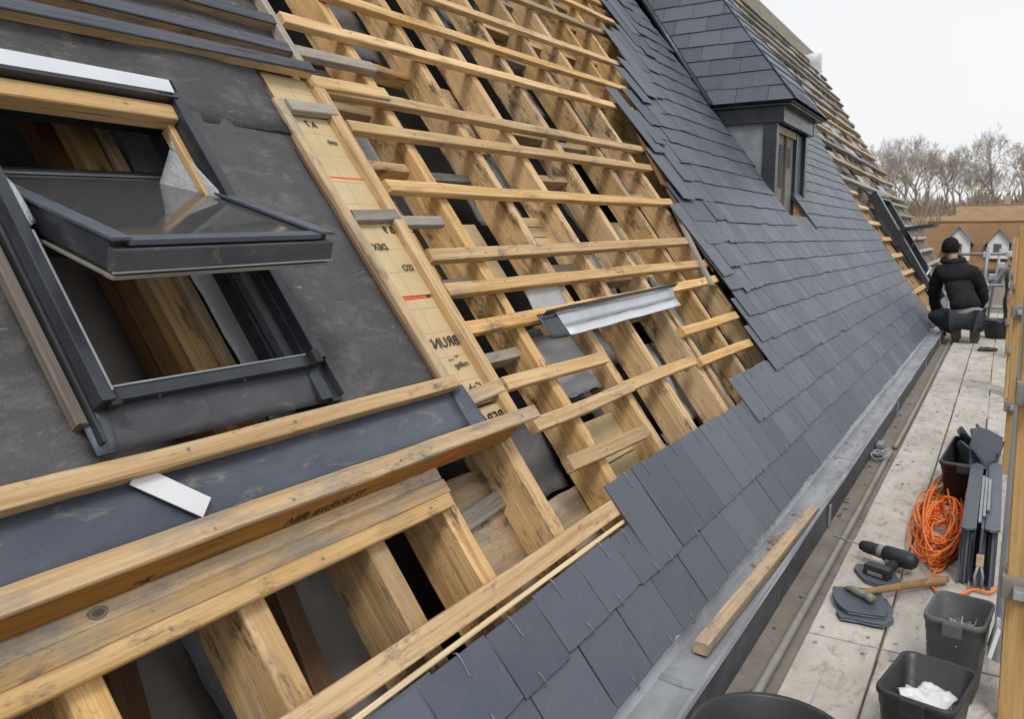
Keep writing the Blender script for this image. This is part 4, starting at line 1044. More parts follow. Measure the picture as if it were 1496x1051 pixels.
# ---- orange cable
r = random.Random(21); pts = []
N = 800
for i in range(N):
    a = i / N * 2 * math.pi * 27
    k_ = int(i / N * 27)
    rr_ = random.Random(k_ * 7 + 1)
    cx_ = 3.62 + rr_.uniform(-.26, .34); cy_ = .132 + rr_.uniform(-.025, .02); ax = .34 + rr_.uniform(-.2, .22); ay = .076 + rr_.uniform(-.045, .035)
    rr2 = random.Random(k_ * 7 + 8); f_ = (i / N * 27) % 1
    lerp = lambda p, q: p + (q - p) * f_
    cx2 = 3.62 + rr2.uniform(-.26, .34); cy2 = .132 + rr2.uniform(-.025, .02); ax2 = .34 + rr2.uniform(-.2, .22); ay2 = .076 + rr2.uniform(-.045, .035)
    ax_, ay_ = lerp(ax, ax2), lerp(ay, ay2)
    z = .009 + .10 * (i / N) ** .8 * (.45 + .55 * math.sin(a * 1.37 + k_)) + .012 * mnoise.noise((i * .07, 0, 0))
    pts.append((lerp(cx_, cx2) + ax_ * math.cos(a) + .06 * mnoise.noise((i * .17, 3, 0)), min(.27, max(.062, lerp(cy_, cy2) + ay_ * math.sin(a) + .022 * mnoise.noise((i * .19, 7, 0)))), max(.0075, z)))
cb = thing('extension_cable', 'bright orange extension cable heaped in loose coils on the boards', 'cable', (3.6, .13, 0))
tube('cable_coil', pts, .0040, M['cable'], cb, 7)
pts = [(3.10, .12, .008), (2.98, .13, .007), (2.90, .115, .007), (2.86, .08, .007), (2.90, .04, .008), (2.96, .005, .010), (2.955, -.04, .012), (3.02, -.07, .02)]
pp = []
for i in range(len(pts) - 1):
    for q in range(6):
        f_ = q / 6; p0, p1, p2, p3 = [V(pts[max(0, min(len(pts) - 1, i + d))]) for d in (-1, 0, 1, 2)]
        pp.append(.5 * ((2 * p1) + (p2 - p0) * f_ + (2 * p0 - 5 * p1 + 4 * p2 - p3) * f_ ** 2 + (3 * p1 - p0 - 3 * p2 + p3) * f_ ** 3))
tube('cable_tail', pp, .0048, M['cable'], cb, 7)

# ---- drill
dr = thing('cordless_drill', 'dark cordless drill lying on its side with a long bit', 'drill', (3.03, .26, 0))
ax0 = V((3.06, .365, .058)); ax1 = V((3.00, .175, .048)); dx_ = (ax1 - ax0).normalized()
DM = frame(dx_, V((0, 0, 1)).cross(dx_).normalized(), dx_.cross(V((0, 0, 1)).cross(dx_).normalized()), ax0)
def lathe_x(name, prof, mat, parent, mw, n=20):
    return lathe(name, prof, mat, parent, n, mw @ Matrix.Rotation(math.pi / 2, 4, 'Y'))
tube('bit', [DM @ V((-.10, 0, 0)), DM @ V((.0, 0, 0))], .0032, M['oldzinc'], dr, 8)
lathe_x('chuck', [(.008, -.004), (.016, .0), (.0215, .018), (.0225, .040), (.0215, .052), (.0225, .054), (.0225, .062)], M['rubber'], dr, DM)
lathe_x('collar', [(.0215, .062), (.024, .066), (.024, .078), (.022, .082)], M['rustpipe'], dr, DM)
lathe_x('body', [(.022, .082), (.028, .088), (.030, .13), (.031, .165), (.028, .185), (.018, .195), (.002, .197)], M['black_plastic'], dr, DM)
# handle lies flat, towards the camera
HM = DM @ Matrix.Translation((.135, 0, -.012))
vs, fs = tube_data([HM @ V(p) for p in ((0, 0, 0), (-.004, -.035, -.010), (-.008, -.070, -.016), (-.010, -.098, -.018))], [.022, .0175, .0165, .021], 12)
YD = (DM.to_3x3() @ V((0, 1, 0)))
sg = 1 if YD.x < 0 else -1
vs, fs = tube_data([HM @ V((p[0], -sg * p[1], p[2])) for p in ((0, 0, 0), (-.004, -.035, -.010), (-.008, -.070, -.016), (-.010, -.098, -.018))], [.022, .0175, .0165, .021], 12)
put('grip', vs, fs, M['rubber'], dr, None, True)
box('battery', (-.016, sg * .118, -.016), (.085, .044, .050), M['black_plastic'], dr, HM, .008)
box('battery_stripe', (-.016, sg * .1415, -.016), (.05, .004, .012), M['rustpipe'], dr, HM, .001)
box('trigger', (-.026, sg * .022, -.006), (.014, .022, .014), M['rustpipe'], dr, HM, .003)

# ---- hammer
hm = thing('hammer', 'claw hammer with wooden handle, its steel head resting on slates', 'hammer', (2.7, .3, 0))
h0 = V((2.665, .315, .040)); h1 = V((2.985, .085, .018)); hd_ = (h1 - h0).normalized()
HMM = frame(hd_, V((0, 0, 1)).cross(hd_).normalized(), hd_.cross(V((0, 0, 1)).cross(hd_).normalized()), h0)
vs, fs = [], []
L_ = (h1 - h0).length
tube_data([HMM @ V((x, 0, 0)) for x in (.0, .05, .12, .22, .30, L_ - .02, L_)], [.0095, .0105, .012, .0125, .0135, .0145, .011], 12, False, vs, fs)
put('handle', vs, fs, M['handle'], hm, None, True)
vs, fs = tube_data([HMM @ V((.005, y, z)) for y, z in ((-.052, .0), (-.034, 0), (-.03, 0), (-.014, 0), (.016, 0), (.03, .001), (.05, -.004), (.066, -.014))], [.0145, .0145, .011, .0125, .0135, .011, .008, .004], 10)
put('head', vs, fs, M['rustpipe'], hm, None, True)
# ---- loose slates on the boards
o = shard('loose_slate', (2.645, .305, .026), .19, .155, .02, -.03, .35, .007, 101); tag(o, 'dark slate offcut directly under the hammer head, topmost of two', 'slate')
o = shard('loose_slate', (2.625, .295, .012), .21, .165, -.01, .02, .15, .008, 105); tag(o, 'larger dark slate lying flat on the boards beneath the hammer slate', 'slate')
o = shard('loose_slate', (2.93, .292, .012), .17, .13, .03, -.02, .5, .009, 102); tag(o, 'broken dark slate on the boards beside the drill battery', 'slate')
o = sheet('work_glove', [V((9.58, .16, .022)), V((9.62, .0, .022)), V((9.80, -.01, .022)), V((9.76, .15, .022))], 14, 14, .02, M['boot'], None, .02, 14, .04, 8); tag(o, 'crumpled dark work rag on the boards in front of the black tub', 'rag')
r = random.Random(61); dvv, dff = [], []
for i in range(46):
    x = r.uniform(1.3, 6.5)
    y, z = (r.uniform(.0, .40), .0035) if r.random() < .45 else (r.uniform(.49, .535), -.026)
    a = r.uniform(0, 6.28); q = r.uniform(.002, .010) * (1.6 if z < 0 else 1)
    b = len(dvv); p = V((x, y, z)); d1 = V((math.cos(a), math.sin(a), 0)) * q; d2 = V((-math.sin(a), math.cos(a), 0)) * q * r.uniform(.3, .8)
    top = [p - d1 - d2 * .5, p + d1 * .6 - d2, p + d1 + d2 * .4, p - d1 * .3 + d2]
    dvv += top + [v_ - V((0, 0, .003)) for v_ in top]; dff += [(b, b + 1, b + 2, b + 3), (b + 7, b + 6, b + 5, b + 4)] + [(b + q_, b + 4 + q_, b + 4 + (q_ + 1) % 4, b + (q_ + 1) % 4) for q_ in range(4)]
o = put('slate_chips', dvv, dff, M['slate']); o['kind'] = 'stuff'; tag(o, 'scattered slate chips and crumbs on the boards and ledge', 'chips')
dvv, dff = [], []
for i in range(110):
    x = r.choice((r.gauss(2.9, .25), r.gauss(4.3, .3), r.gauss(5.6, .5), r.uniform(1.8, 9))); y = r.uniform(.565, .65); a = r.uniform(0, 6.28); q = r.uniform(.006, .017)
    p = V((x, y, .066 + r.uniform(0, .006))); d1 = V((math.cos(a), math.sin(a), r.uniform(-.2, .3))) * q; d2 = V((-math.sin(a), math.cos(a), r.uniform(-.2, .2))) * q * .45
    b = len(dvv); dvv += [p - d1, p - d2, p + d1, p + d2]; dff += [(b, b + 1, b + 2, b + 3)]
o = put('fallen_leaves', dvv, dff, M['orange']); o['kind'] = 'stuff'; tag(o, 'brown fallen leaves lying in the zinc gutter', 'leaves')
bk = thing('mortar_tub', 'wide black builders tub standing on the boards beside the worker', 'tub', (10.95, .0, 0))
lathe('tub_body', [(.115, .002), (.15, .12), (.172, .20), (.182, .203), (.184, .215), (.176, .218), (.166, .21), (.145, .12), (.11, .02)], M['black_plastic'], bk, 32, Matrix.Translation((10.95, .005, 0)))
tube('handle', [(10.78, -.03, .19), (10.765, .0, .205), (10.78, .03, .19)], .009, M['grey_plastic'], bk, 8)

# ================================================================== worker
def skin_body(name, nodes, edges, mat, parent, levels=2, root=0):
    bm = bmesh.new(); lay = bm.verts.layers.skin.verify(); bv = []
    for p, r_ in nodes:
        v_ = bm.verts.new(p); rr_ = r_ if isinstance(r_, tuple) else (r_, r_); v_[lay].radius = rr_; bv.append(v_)
    bv[root][lay].use_root = True
    for a, b in edges: bm.edges.new((bv[a], bv[b]))
    me = bpy.data.meshes.new('tmp'); bm.to_mesh(me); bm.free()
    o = bpy.data.objects.new('tmp_skin', me); COL.objects.link(o)
    o.modifiers.new('s', 'SKIN').use_smooth_shade = True
    s = o.modifiers.new('u', 'SUBSURF'); s.levels = levels; s.render_levels = levels
    dg = bpy.context.evaluated_depsgraph_get(); m2_ = bpy.data.meshes.new_from_object(o.evaluated_get(dg))
    bpy.data.objects.remove(o)
    m2_.name = name; m2_.materials.clear(); m2_.materials.append(mat)
    for p in m2_.polygons: p.use_smooth = True
    n = bpy.data.objects.new(name, m2_); COL.objects.link(n); place(n, parent); return n
wk = thing('person', 'worker in black hooded top crouching on the walkway with back turned', 'person', (10.35, .32, 0))
PEL = V((10.26, .315, .30)); 
J = dict(pel=PEL, sp=V((10.34, .36, .50)), ch=V((10.42, .42, .70)), nk=V((10.48, .485, .86)), hd=V((10.53, .53, 1.00)),
         ls=V((10.46, .625, .78)), le=V((10.62, .66, .45)), lw=V((10.72, .60, .17)), rs=V((10.42, .26, .76)), re=V((10.55, .17, .47)), rw=V((10.78, .28, .26)),
         lh=V((10.28, .41, .27)), lk=V((10.60, .66, .26)), la=V((10.32, .40, .10)), rh=V((10.24, .225, .27)), rk=V((10.68, .20, .28)), ra=V((10.30, .215, .10)))
body_n = [(J['pel'], .085), (J['sp'], .08), (J['ch'], .085), (J['nk'], .055), (J['nk'].lerp(J['hd'], .45), .058), (J['hd'], .085), (J['hd'] + V((.02, .005, .075)), .075),
          (J['ls'], .045), (J['le'], .038), (J['lw'], .03), (J['rs'], .045), (J['re'], .038), (J['rw'], .032),
          (J['lh'], .06), (J['lk'], .045), (J['la'], .035), (J['rh'], .06), (J['rk'], .045), (J['ra'], .035),
          (J['lw'] + V((.03, -.03, -.05)), (.038, .022)), (J['rw'] + V((.05, .01, -.03)), (.038, .022)), (J['hd'] + V((.075, .045, -.025)), .030)]
body_e = [(0, 1), (1, 2), (2, 3), (3, 4), (4, 5), (5, 6), (2, 7), (7, 8), (8, 9), (2, 10), (10, 11), (11, 12), (0, 13), (13, 14), (14, 15), (0, 16), (16, 17), (17, 18), (9, 19), (12, 20), (5, 21)]
# fingers
for base_i, dirv in ((19, V((.35, -.35, -.86))), (20, V((.8, .15, -.5)))):
    side = dirv.cross(V((0, 0, 1))).normalized(); c = body_n[base_i][0]
    for q in range(4):
        i0 = len(body_n); off = side * (q - 1.5) * .019
        body_n.append((c + off + dirv * .045, .0095)); body_n.append((c + off + dirv * (.075 + .006 * (1.5 - abs(q - 1.5))) + V((0, 0, -.012)), .008)); body_n.append((c + off + dirv * (.095 + .006 * (1.5 - abs(q - 1.5))) + V((-.012, 0, -.022)), .007))
        body_e += [(base_i, i0), (i0, i0 + 1), (i0 + 1, i0 + 2)]
    i0 = len(body_n); body_n.append((c - side * .040 + dirv * .015, .011)); body_n.append((c - side * .052 + dirv * .045, .009)); body_e += [(base_i, i0), (i0, i0 + 1)]
skin_body('body', body_n, body_e, M['skin'], wk)
jk = skin_body('jacket', [(J['pel'] + V((.005, .0, .05)), (.190, .150)), (J['pel'] + V((.01, .01, .12)), (.19, .15)), (J['sp'] + V((0, 0, -.02)), (.185, .14)), (J['ch'] + V((-.01, 0, -.06)), (.185, .14)), (J['ch'] + V((0, .0, .06)), (.155, .115)), (J['nk'] + V((-.005, 0, .0)), .082), (J['nk'] + V((.012, .012, .055)), .075),
    (J['ls'] + V((-.01, -.02, .0)), .088), (J['ls'].lerp(J['le'], .5) + V((0, .01, 0)), .078), (J['le'], .068), (J['le'].lerp(J['lw'], .55), .056), (J['lw'], .044),
    (J['rs'] + V((0, .02, 0)), .088), (J['rs'].lerp(J['re'], .5) + V((0, -.012, 0)), .078), (J['re'], .068), (J['re'].lerp(J['rw'], .55), .056), (J['rw'], .044)],
    [(0, 1), (1, 2), (2, 3), (3, 4), (4, 5), (5, 6), (4, 7), (7, 8), (8, 9), (9, 10), (10, 11), (4, 12), (12, 13), (13, 14), (14, 15), (15, 16)], M['cloth'], wk)
for v_ in jk.data.vertices:
    q = V(v_.co); v_.co = q + V((.0, 1, .3)) * .010 * mnoise.noise(V((q.x * 9, q.y * 8, q.z * 16))) - V((1, 0, 0)) * .014 * mnoise.noise(V((q.x * 5 + 4, q.y * 9, q.z * 20 + q.y * 8)))
tube('hood', [J['nk'] + V((.0 + .085 * math.cos(a), .005 + .095 * math.sin(a), .035 + .02 * math.cos(a))) for a in [i * math.pi / 8 for i in range(16)]], .038, M['cloth'], wk, 10, True)
skin_body('shirt', [(J['pel'] + V((.0, .0, -.02)), (.182, .138)), (J['pel'] + V((.005, .0, .05)), (.180, .138)), (J['pel'] + V((.01, .005, .10)), (.165, .125))], [(0, 1), (1, 2)], M['shirt'], wk)
skin_body('trousers', [(J['pel'] + V((.03, 0, -.03)), (.165, .12)), (J['lh'] + V((.02, .03, -.01)), .115), (J['lh'].lerp(J['lk'], .5), .105), (J['lk'], .085), (J['lk'].lerp(J['la'], .5), .075), (J['la'] + V((.02, 0, .02)), .058),
    (J['rh'] + V((.02, -.02, -.01)), .115), (J['rh'].lerp(J['rk'], .5), .100), (J['rk'], .08), (J['rk'].lerp(J['ra'], .5), .072), (J['ra'] + V((.02, 0, .02)), .056)],
    [(0, 1), (1, 2), (2, 3), (3, 4), (4, 5), (0, 6), (6, 7), (7, 8), (8, 9), (9, 10)], M['trousers'], wk)
for c in (J['la'], J['ra']):
    # toes on the boards, heel up, sole facing the viewer
    bt = skin_body('boot', [(c + V((.01, 0, .085)), .056), (c + V((-.035, 0, .055)), (.056, .05)), (c + V((.0, 0, -.02)), (.056, .045)), (c + V((.06, 0, -.062)), (.058, .036)), (c + V((.12, .0, -.070)), (.05, .028))], [(0, 1), (1, 2), (2, 3), (3, 4)], M['boot'], wk)
    vs = [c + V((-.088 + .0 * s_, y, z)) for s_ in (0,) for y, z in ((-.036, .09), (.036, .09), (.044, .03), (.046, -.04), (.036, -.094), (-.036, -.094), (-.046, -.04), (-.044, .03))]
    vs = [V((p.x + (c.z + .09 - p.z) * .42, p.y, p.z)) for p in vs]
    so = [V((p.x - .016, p.y, p.z - .004)) for p in vs]; vs2 = vs + so; n = 8
    put('sole', vs2, [tuple(range(n)), tuple(range(n, 2 * n))[::-1]] + [(i, n + i, n + (i + 1) % n, (i + 1) % n) for i in range(n)], M['boot'], bt)
bm = bmesh.new(); bmesh.ops.create_icosphere(bm, subdivisions=4, radius=1)
for v_ in bm.verts:
    p = v_.co.copy(); k_ = 1 + .035 * mnoise.noise(p * 6)
    v_.co = V((p.x * .108, p.y * .092, p.z * .112)) * k_
    if p.z < -.35: v_.co.z = -.045 + v_.co.z * .25
    if p.x > .45 and p.z < .45: v_.co.x *= .62
hair = bm_obj('hair', bm, M['hair'], wk, Matrix.Translation(J['hd'] + V((.002, .0, .045))), 0, True)
for e in (-1, 1):
    lathe('ear', [(.004, -.012), (.022, -.006), (.026, .0), (.02, .006), (.004, .008)], M['skin'], wk, 12, Matrix.Translation(J['hd'] + V((.012, e * .088, -.004))) @ Matrix.Rotation(math.pi / 2 * e, 4, 'X'), .7, 1)
fc = J['hd'] + V((.075, .04, .0))
for e in (-1, 1):
    bm = bmesh.new(); bmesh.ops.create_icosphere(bm, subdivisions=2, radius=.012); bm_obj('eye', bm, M['white'], wk, Matrix.Translation(J['hd'] + V((.078, .02 + e * .032, .018))), 0, True)
tube('nose', [fc + V((.005, 0, .025)), fc + V((.028, .008, -.012)), fc + V((.012, 0, -.022))], [.006, .013, .008], M['skin'], wk, 8)
tube('mouth', [fc + V((.004, -.022, -.045)), fc + V((.016, 0, -.047)), fc + V((.0, .022, -.045))], .005, M['boot'], wk, 6)

# ================================================================== surroundings
GZ = -7.2
def ground_h(x, y):
    d = math.hypot(x, y)
    h = GZ
    if x > 85: h += min(1, (x - 85) / 60) ** 1.3 * 13.0
    return h + .5 * mnoise.noise((x * .02, y * .02, 0))
gv, gf = [], []
xs_ = [-400, -200, -100, -40, 0, 20, 40, 55, 70, 80, 85, 92, 100, 110, 120, 130, 140, 150, 165, 185, 220, 280, 400, 700, 1400]
ys_ = [-1400, -700, -300, -150, -100, -70, -50, -35, -22, -12, -5, 0, 5, 10, 18, 28, 40, 60, 90, 150, 300, 700, 1400]
for x in xs_:
    for y in ys_: gv.append((x, y, ground_h(x, y)))
for i in range(len(xs_) - 1):
    for j in range(len(ys_) - 1):
        a = i * len(ys_) + j; gf.append((a, a + len(ys_), a + len(ys_) + 1, a + 1))
g = put('ground', gv, gf, M['ground'], None, None, True); g['kind'] = 'structure'
o = put('road', [(14, -4.5, GZ + .55), (60, -4.5, GZ + .55), (60, 3, GZ + .55), (14, 3, GZ + .55), (14, -4.5, GZ + .4), (60, -4.5, GZ + .4), (60, 3, GZ + .4), (14, 3, GZ + .4)], [(0, 1, 2, 3), (7, 6, 5, 4), (0, 4, 5, 1), (2, 6, 7, 3), (1, 5, 6, 2), (3, 7, 4, 0)], M['asphalt']); o['kind'] = 'structure'
# dry grass bank behind the houses
fv, ff = [], []
for i in range(25):
    for j in range(5):
        y = -60 + i * 5; x = 112 + j * 9
        fv.append((x, y, 2.6 + j * .85 + .5 * mnoise.noise((y * .1, j, 0)) - (3 if j == 0 else 0)))
for i in range(24):
    for j in range(4):
        a = i * 5 + j; ff.append((a, a + 1, a + 6, a + 5))
o = put('hill', fv, ff, M['field'], None, None, True); o['kind'] = 'structure'

def gable_house(name, label, cx_, cy_, L, D, z0, ze, zr, wall, rf, axis='y', dormers=(), chim=True):
    """ridge runs along axis"""
    g = thing(name, label, 'house', (cx_, cy_, z0))
    T = Matrix.Translation((cx_, cy_, 0)) @ (Matrix.Rotation(math.pi / 2, 4, 'Z') if axis == 'x' else Matrix.Identity(4))
    vs = [(-D / 2, -L / 2, z0), (D / 2, -L / 2, z0), (D / 2, L / 2, z0), (-D / 2, L / 2, z0), (-D / 2, -L / 2, ze), (D / 2, -L / 2, ze), (D / 2, L / 2, ze), (-D / 2, L / 2, ze), (0, -L / 2, zr - .25), (0, L / 2, zr - .25)]
    put('wall', vs, [(0, 1, 5, 8, 4), (3, 7, 9, 6, 2), (0, 4, 7, 3), (1, 2, 6, 5), (0, 3, 2, 1)], wall, g, T)
    e = .4; s = (zr - ze) / (D / 2); ee = ze - e * s
    for sg_ in (-1, 1):
        a = [(sg_ * (D / 2 + e), -L / 2 - e, ee), (sg_ * (D / 2 + e), L / 2 + e, ee), (0, L / 2 + e, zr), (0, -L / 2 - e, zr)]
        a2 = [(x, y, z - .22) for x, y, z in a]
        f_ = [(0, 1, 2, 3), (7, 6, 5, 4), (0, 4, 5, 1), (1, 5, 6, 2), (2, 6, 7, 3), (3, 7, 4, 0)]
        rfo = put('roof', a + a2, f_, rf, g, T)
    tube('ridge', [T @ V((0, -L / 2 - e, zr + .02)), T @ V((0, L / 2 + e, zr + .02))], .12, rf, g, 6)
    for yy in [-L / 2 + L * (i + .5) / max(2, int(L / 3)) for i in range(max(2, int(L / 3)))]:
        w = box('window', (-D / 2 - .02, yy, ze - 1.3), (.08, .9, 1.1), M['window_dark'], g, T, .0)
    if chim: box('chimney', (.3, L * .3, zr + .35), (.6, .6, 1.3), M['brick'], g, T, 0)
    for yy, wd, zb, zt in dormers:
        x0 = -D / 2 - .15; hw_ = wd / 2; zz = zt - hw_ * 1.25
        dv_ = [(x0, yy - hw_, zb), (x0, yy + hw_, zb), (x0, yy + hw_, zz), (x0, yy, zt), (x0, yy - hw_, zz)]
        dv2 = [(x0 + 3.0, y, z) for x, y, z in dv_]
        do = put('gable', dv_ + dv2, [(4, 3, 2, 1, 0), (5, 6, 7, 8, 9), (0, 1, 6, 5), (1, 2, 7, 6), (4, 0, 5, 9), (2, 3, 8, 7), (3, 4, 9, 8)], M['whitewall'], g, T)
        for q in (-1, 1):
            a = [(x0 - .25, yy + q * (hw_ + .22), zz - .28), (x0 + 3, yy + q * (hw_ + .22), zz - .28), (x0 + 3, yy, zt + .05), (x0 - .25, yy, zt + .05)]
            put('gable_roof', a + [(x, y, z + .14) for x, y, z in a], [(0, 1, 2, 3), (7, 6, 5, 4), (0, 4, 5, 1), (1, 5, 6, 2), (2, 6, 7, 3), (3, 7, 4, 0)], M['greytile'], do, T)
        box('window', (x0 - .03, yy + .05, zb + (zz - zb) * .62), (.06, wd * .36, (zz - zb) * .5), M['window_dark'], do, T, 0)
    return g
gable_house('gabled_house', 'brown-roofed house with two white gabled dormers facing the roof', 81.0, 2.2, 6.8, 6.4, GZ, -.9, 2.45, M['brick'], M['browntile'], 'y', ((1.15, 1.75, -.75, 1.95), (-1.7, 1.5, -.55, 1.75)), False)
gable_house('grey_roofed_house', 'low house with a pale grey roof behind the worker', 66.0, 7.2, 6.0, 6.0, GZ, -1.2, 1.1, M['brick'], M['greytile'], 'x')
gable_house('long_house', 'long house with an orange tiled roof below the bare trees', 104.0, -6.5, 22.0, 8.0, -4.0, 2.4, 4.6, M['brick'], M['orangetile'], 'y')
r = random.Random(77)
for k_, (x, y, L, D, ze, zr, rf, lab) in enumerate(((96, 12.5, 7, 6, .2, 2.6, 'greytile', 'small grey-roofed house at the left end of the far village'), (92, 17.5, 6, 6, .6, 3.0, 'browntile', 'small brown-roofed house half hidden by the far roof window'), (58, -5.5, 5, 5, -3.4, -1.6, 'greytile', 'lowest grey-roofed house beyond the scaffold posts'), (42, 1.6, 3.4, 4, -4.2, -2.8, 'greytile', 'grey shed roof seen through the end guardrail'), (70, -9.5, 8, 7, -.2, 2.4, 'browntile', 'brown-roofed house at the right frame edge beyond the posts'))):
    gable_house('village_house', lab, x, y, L, D, GZ, ze, zr, M['whitewall' if k_ in (0, 3) else 'brick'], M[rf], 'y' if k_ % 2 else 'x')
# garden walls and pale flat roofs in the yard below
for k_, (x, y, sx_, sy_, z, m_, nm, lab) in enumerate(((33, .8, 5, 2.2, -3.2, 'whitewall', 'garage', 'pale flat-roofed garage below the end of the walkway'), (50, 3.0, 5, 3.0, -2.6, 'brick', 'outbuilding', 'rendered outbuilding with flat roof in the yard below'))):
    g = thing(nm, lab, nm, (x, y, GZ))
    box('wall', (x, y, (GZ + z) / 2), (sx_, sy_, z - GZ), M[m_], g, None, .02); box('roof', (x, y, z + .08), (sx_ + .4, sy_ + .4, .16), M['greytile'], g, None, .02)
    box('door', (x - sx_ / 2 - .02, y, GZ + 1.2), (.06, 1.6, 2.2), M['grey_plastic'], g, None, .01)

# ---- bare trees
def tree_mesh(seed, hgt, spread=.5, depth=7):
    r_ = random.Random(seed); tv, tf, cv, cf = [], [], [], []
    def grow(p, d, ln, rad, lv):
        n = 3; pts = [p]; q = p.copy(); dd = d.copy()
        for i in range(n):
            dd = (dd + V((r_.gauss(0, .16), r_.gauss(0, .16), r_.gauss(0.06, .08)))).normalized()
            q = q + dd * ln / n; pts.append(q.copy())
        rads = [rad * (1 - .38 * i / n) for i in range(n + 1)]
        if lv <= 1: tube_data(pts, rads, 6 if lv == 0 else 5, False, tv, tf, False)
        else: tube_data(pts, rads, 3, False, cv, cf, False)
        if lv >= depth: return
        kids = r_.choice((3, 3, 4)) if lv < 3 else r_.choice((2, 2, 3))
        for k2 in range(kids):
            t_ = r_.uniform(.45, 1.0) if k2 else 1.0
            b = pts[min(n, max(1, int(round(t_ * n))))]
            ang = r_.uniform(.22, .62) * (1.0 if k2 else .5) + spread * .2
            ax_ = dd.orthogonal().normalized(); ax_.rotate(Matrix.Rotation(r_.uniform(0, 6.28), 3, dd).to_quaternion())
            nd = dd.copy(); nd.rotate(Matrix.Rotation(ang, 3, ax_).to_quaternion())
            nd = (nd + V((0, 0, .13))).normalized()
            grow(b, nd, ln * r_.uniform(.62, .84), max(rad * .56, .016), lv + 1)
    grow(V((0, 0, 0)), V((0, 0, 1)), hgt * .25, hgt * .019, 0)
    return (tv, tf), (cv, cf)
PROTO = []
for s in range(5):
    (tv, tf), (cv, cf) = tree_mesh(100 + s, 12.0, .5 + .1 * (s % 3))
    mt = bpy.data.meshes.new('trunk'); mt.from_pydata([tuple(v_) for v_ in tv], [], tf); mt.materials.append(M['bark'])
    mc = bpy.data.meshes.new('crown'); mc.from_pydata([tuple(v_) for v_ in cv], [], cf); mc.materials.append(M['twig'])
    PROTO.append((mt, mc))
TREES = [(150, 21.0, 12.5), (158, 18.0, 10.5), (146, 15.6, 11.5), (150, 13.2, 13.0), (144, 11.2, 11.0), (152, 9.0, 12.5), (147, 7.2, 9.5), (156, 5.0, 10.0), (148, 3.6, 8.5), (150, 1.8, 12.0), (160, 0.2, 10.0), (146, -1.4, 10.5), (152, -3.6, 11.5), (150, -6.5, 11), (152, 24.5, 11), (160, 28, 12), (158, 12, 13.0), (164, 16.5, 13.5), (166, 7.5, 13), (170, 3, 12.5), (155, -10, 12), (154, 33, 12), (152, 38, 12), (158, -15, 12), (165, -20, 12)]
WORDS = ['tallest', 'slim', 'broad', 'forked', 'rounded', 'spreading', 'thin', 'pale', 'low', 'lone']
for i, (x, y, hgt) in enumerate(TREES):
    mt, mc = PROTO[i % 5]
    g = thing('bare_tree', 'leafless brown tree in the row of bare trees on the skyline', 'tree', (x, y, 5.2), 'bare trees on the skyline')
    k_ = hgt / 12.0 * (1.05 + .22 * math.sin(i * 2.3)); g.scale = (k_ * 1.0, k_ * 1.0, k_ * 1.06); g.rotation_euler = (0, 0, i * 1.7)
    for nm, me in (('trunk', mt), ('crown', mc)):
        o = bpy.data.objects.new(nm, me); COL.objects.link(o); o.parent = g
# dense brushwood below them, reads as one mass
r = random.Random(5); bv_, bf_ = [], []
for i in range(22000):
    y = r.uniform(-30, 48); x = r.uniform(124, 150); z0 = 3.2 + (x - 124) * .06
    hg = r.uniform(1.2, 5.4) * (.7 + .75 * mnoise.noise((y * .22, x * .03, 0)))
    p = V((x, y, z0 + r.uniform(0, hg * .6))); d = V((r.gauss(0, .35), r.gauss(0, .35), 1)).normalized() * hg * r.uniform(.3, .7)
    sd_ = V((r.gauss(0, 1), r.gauss(0, 1), 0)).normalized() * r.uniform(.02, .06)
    b = len(bv_); bv_ += [p - sd_, p + sd_, p + d * .6 + sd_ * .6 + V((0, r.gauss(0, .12), 0)), p + d]; bf_.append((b, b + 1, b + 2, b + 3))
o = put('brushwood', bv_, bf_, M['brush']); o['kind'] = 'stuff'; tag(o, 'brown leafless brushwood massed below the bare trees', 'brushwood')
bv_, bf_ = [], []
for i in range(1600):
    y = r.uniform(6.5, 30); x = r.uniform(86, 110); z0 = -1.0 + (x - 86) * .15
    p = V((x, y, z0)); d = V((r.gauss(0, .3), r.gauss(0, .3), 1)).normalized() * r.uniform(.8, 2.6)
    sd_ = V((0, 1, 0)) * r.uniform(.03, .08); b = len(bv_); bv_ += [p - sd_, p + sd_, p + d * .6 + sd_ * .6, p + d]; bf_.append((b, b + 1, b + 2, b + 3))
o = put('hedge_scrub', bv_, bf_, M['brush']); o['kind'] = 'stuff'; tag(o, 'brown scrub between the far houses left of the gables', 'scrub')

# ================================================================== camera, light
cd = bpy.data.cameras.new('camera'); co = bpy.data.objects.new('camera', cd); COL.objects.link(co)
f_px, cx0, cy0 = 1200.0, 748.0, 525.5; vpx, vpy = 1470.0, 347.0
pt = math.atan((cy0 - vpy) / f_px); psi = math.atan((vpx - cx0) / (f_px / math.cos(pt)))
rt = V((math.sin(psi), -math.cos(psi), 0)); hf_ = V((math.cos(psi), math.sin(psi), 0)); upv = V((0, 0, 1))
fwd = hf_ * math.cos(pt) - upv * math.sin(pt); upc = upv * math.cos(pt) + hf_ * math.sin(pt)
co.matrix_world = frame(rt, upc, -fwd, V((0, 0, H)))
cd.sensor_width = 36; cd.lens = f_px / 1496 * 36; cd.clip_end = 4000; cd.clip_start = .02
cd.dof.use_dof = True; cd.dof.focus_distance = 2.3; cd.dof.aperture_fstop = 9.0
scene.camera = co
w = bpy.data.worlds.new('World'); scene.world = w; w.use_nodes = True
nt_ = w.node_tree; nt_.nodes.clear()
sun_el, sun_az = math.radians(56), math.radians(-150)
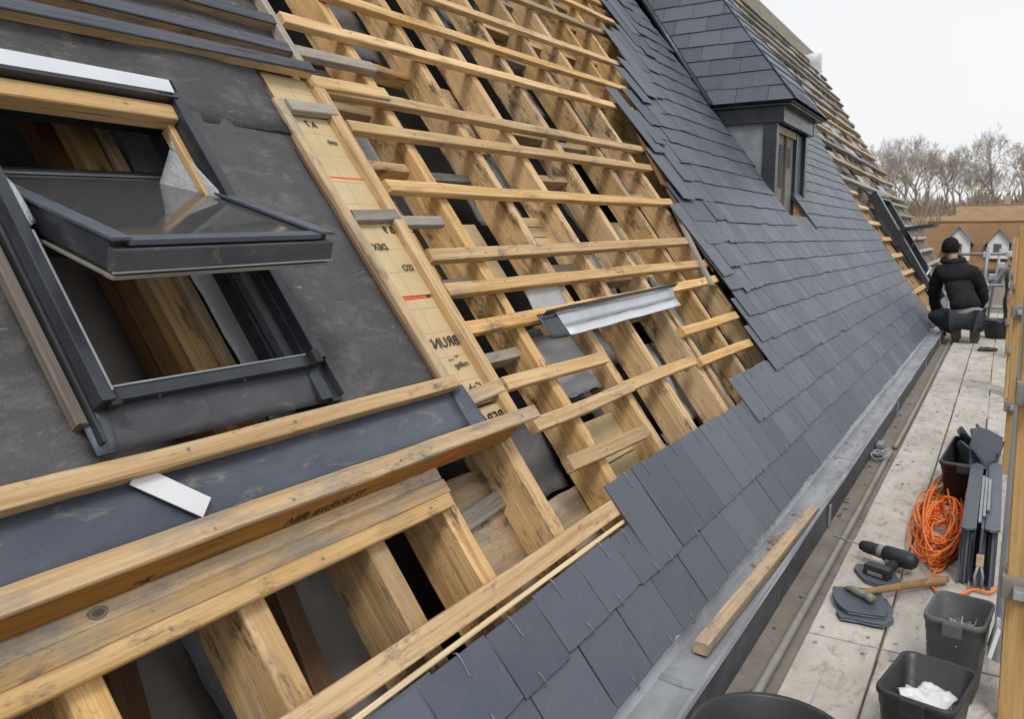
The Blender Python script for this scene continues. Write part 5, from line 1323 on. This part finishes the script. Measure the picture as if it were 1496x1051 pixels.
sk = nt_.nodes.new('ShaderNodeTexSky'); sk.sky_type = 'NISHITA'; sk.sun_disc = False; sk.sun_elevation = sun_el; sk.sun_rotation = math.radians(90) - sun_az; sk.dust_density = 5; sk.air_density = 1.0
hs = nt_.nodes.new('ShaderNodeHueSaturation'); hs.inputs['Saturation'].default_value = .12; hs.inputs['Value'].default_value = 1.0
bg = nt_.nodes.new('ShaderNodeBackground'); bg.inputs['Strength'].default_value = .088
# an even cloud sheet over the blue
tc = nt_.nodes.new('ShaderNodeTexCoord'); nz = nt_.nodes.new('ShaderNodeTexNoise'); nz.inputs['Scale'].default_value = 1.6; nz.inputs['Detail'].default_value = 5
rp_ = nt_.nodes.new('ShaderNodeValToRGB'); rp_.color_ramp.elements[0].position = .3; rp_.color_ramp.elements[0].color = (9.0, 9.25, 9.6, 1); rp_.color_ramp.elements[1].position = .75; rp_.color_ramp.elements[1].color = (9.9, 10.05, 10.2, 1)
mx = nt_.nodes.new('ShaderNodeMix'); mx.data_type = 'RGBA'; mx.inputs[0].default_value = .88
nt_.links.new(tc.outputs['Generated'], nz.inputs['Vector']); nt_.links.new(nz.outputs['Fac'], rp_.inputs[0])
nt_.links.new(sk.outputs[0], hs.inputs['Color']); nt_.links.new(hs.outputs[0], mx.inputs[6]); nt_.links.new(rp_.outputs[0], mx.inputs[7])
nt_.links.new(mx.outputs[2], bg.inputs['Color'])
ow = nt_.nodes.new('ShaderNodeOutputWorld'); nt_.links.new(bg.outputs[0], ow.inputs[0])
sd = bpy.data.lights.new('sun', 'SUN'); sd.energy = 1.5; sd.angle = math.radians(16); sd.color = (1.0, .97, .92)
so = bpy.data.objects.new('sun', sd); COL.objects.link(so)
dv_ = V((math.cos(sun_el) * math.cos(sun_az), math.cos(sun_el) * math.sin(sun_az), math.sin(sun_el)))
so.rotation_euler = dv_.to_track_quat('Z', 'Y').to_euler()
vs_ = scene.view_settings; vs_.view_transform = 'Standard'; vs_.look = 'None'; vs_.exposure = .22; vs_.gamma = 1
scene.cycles.max_bounces = 8
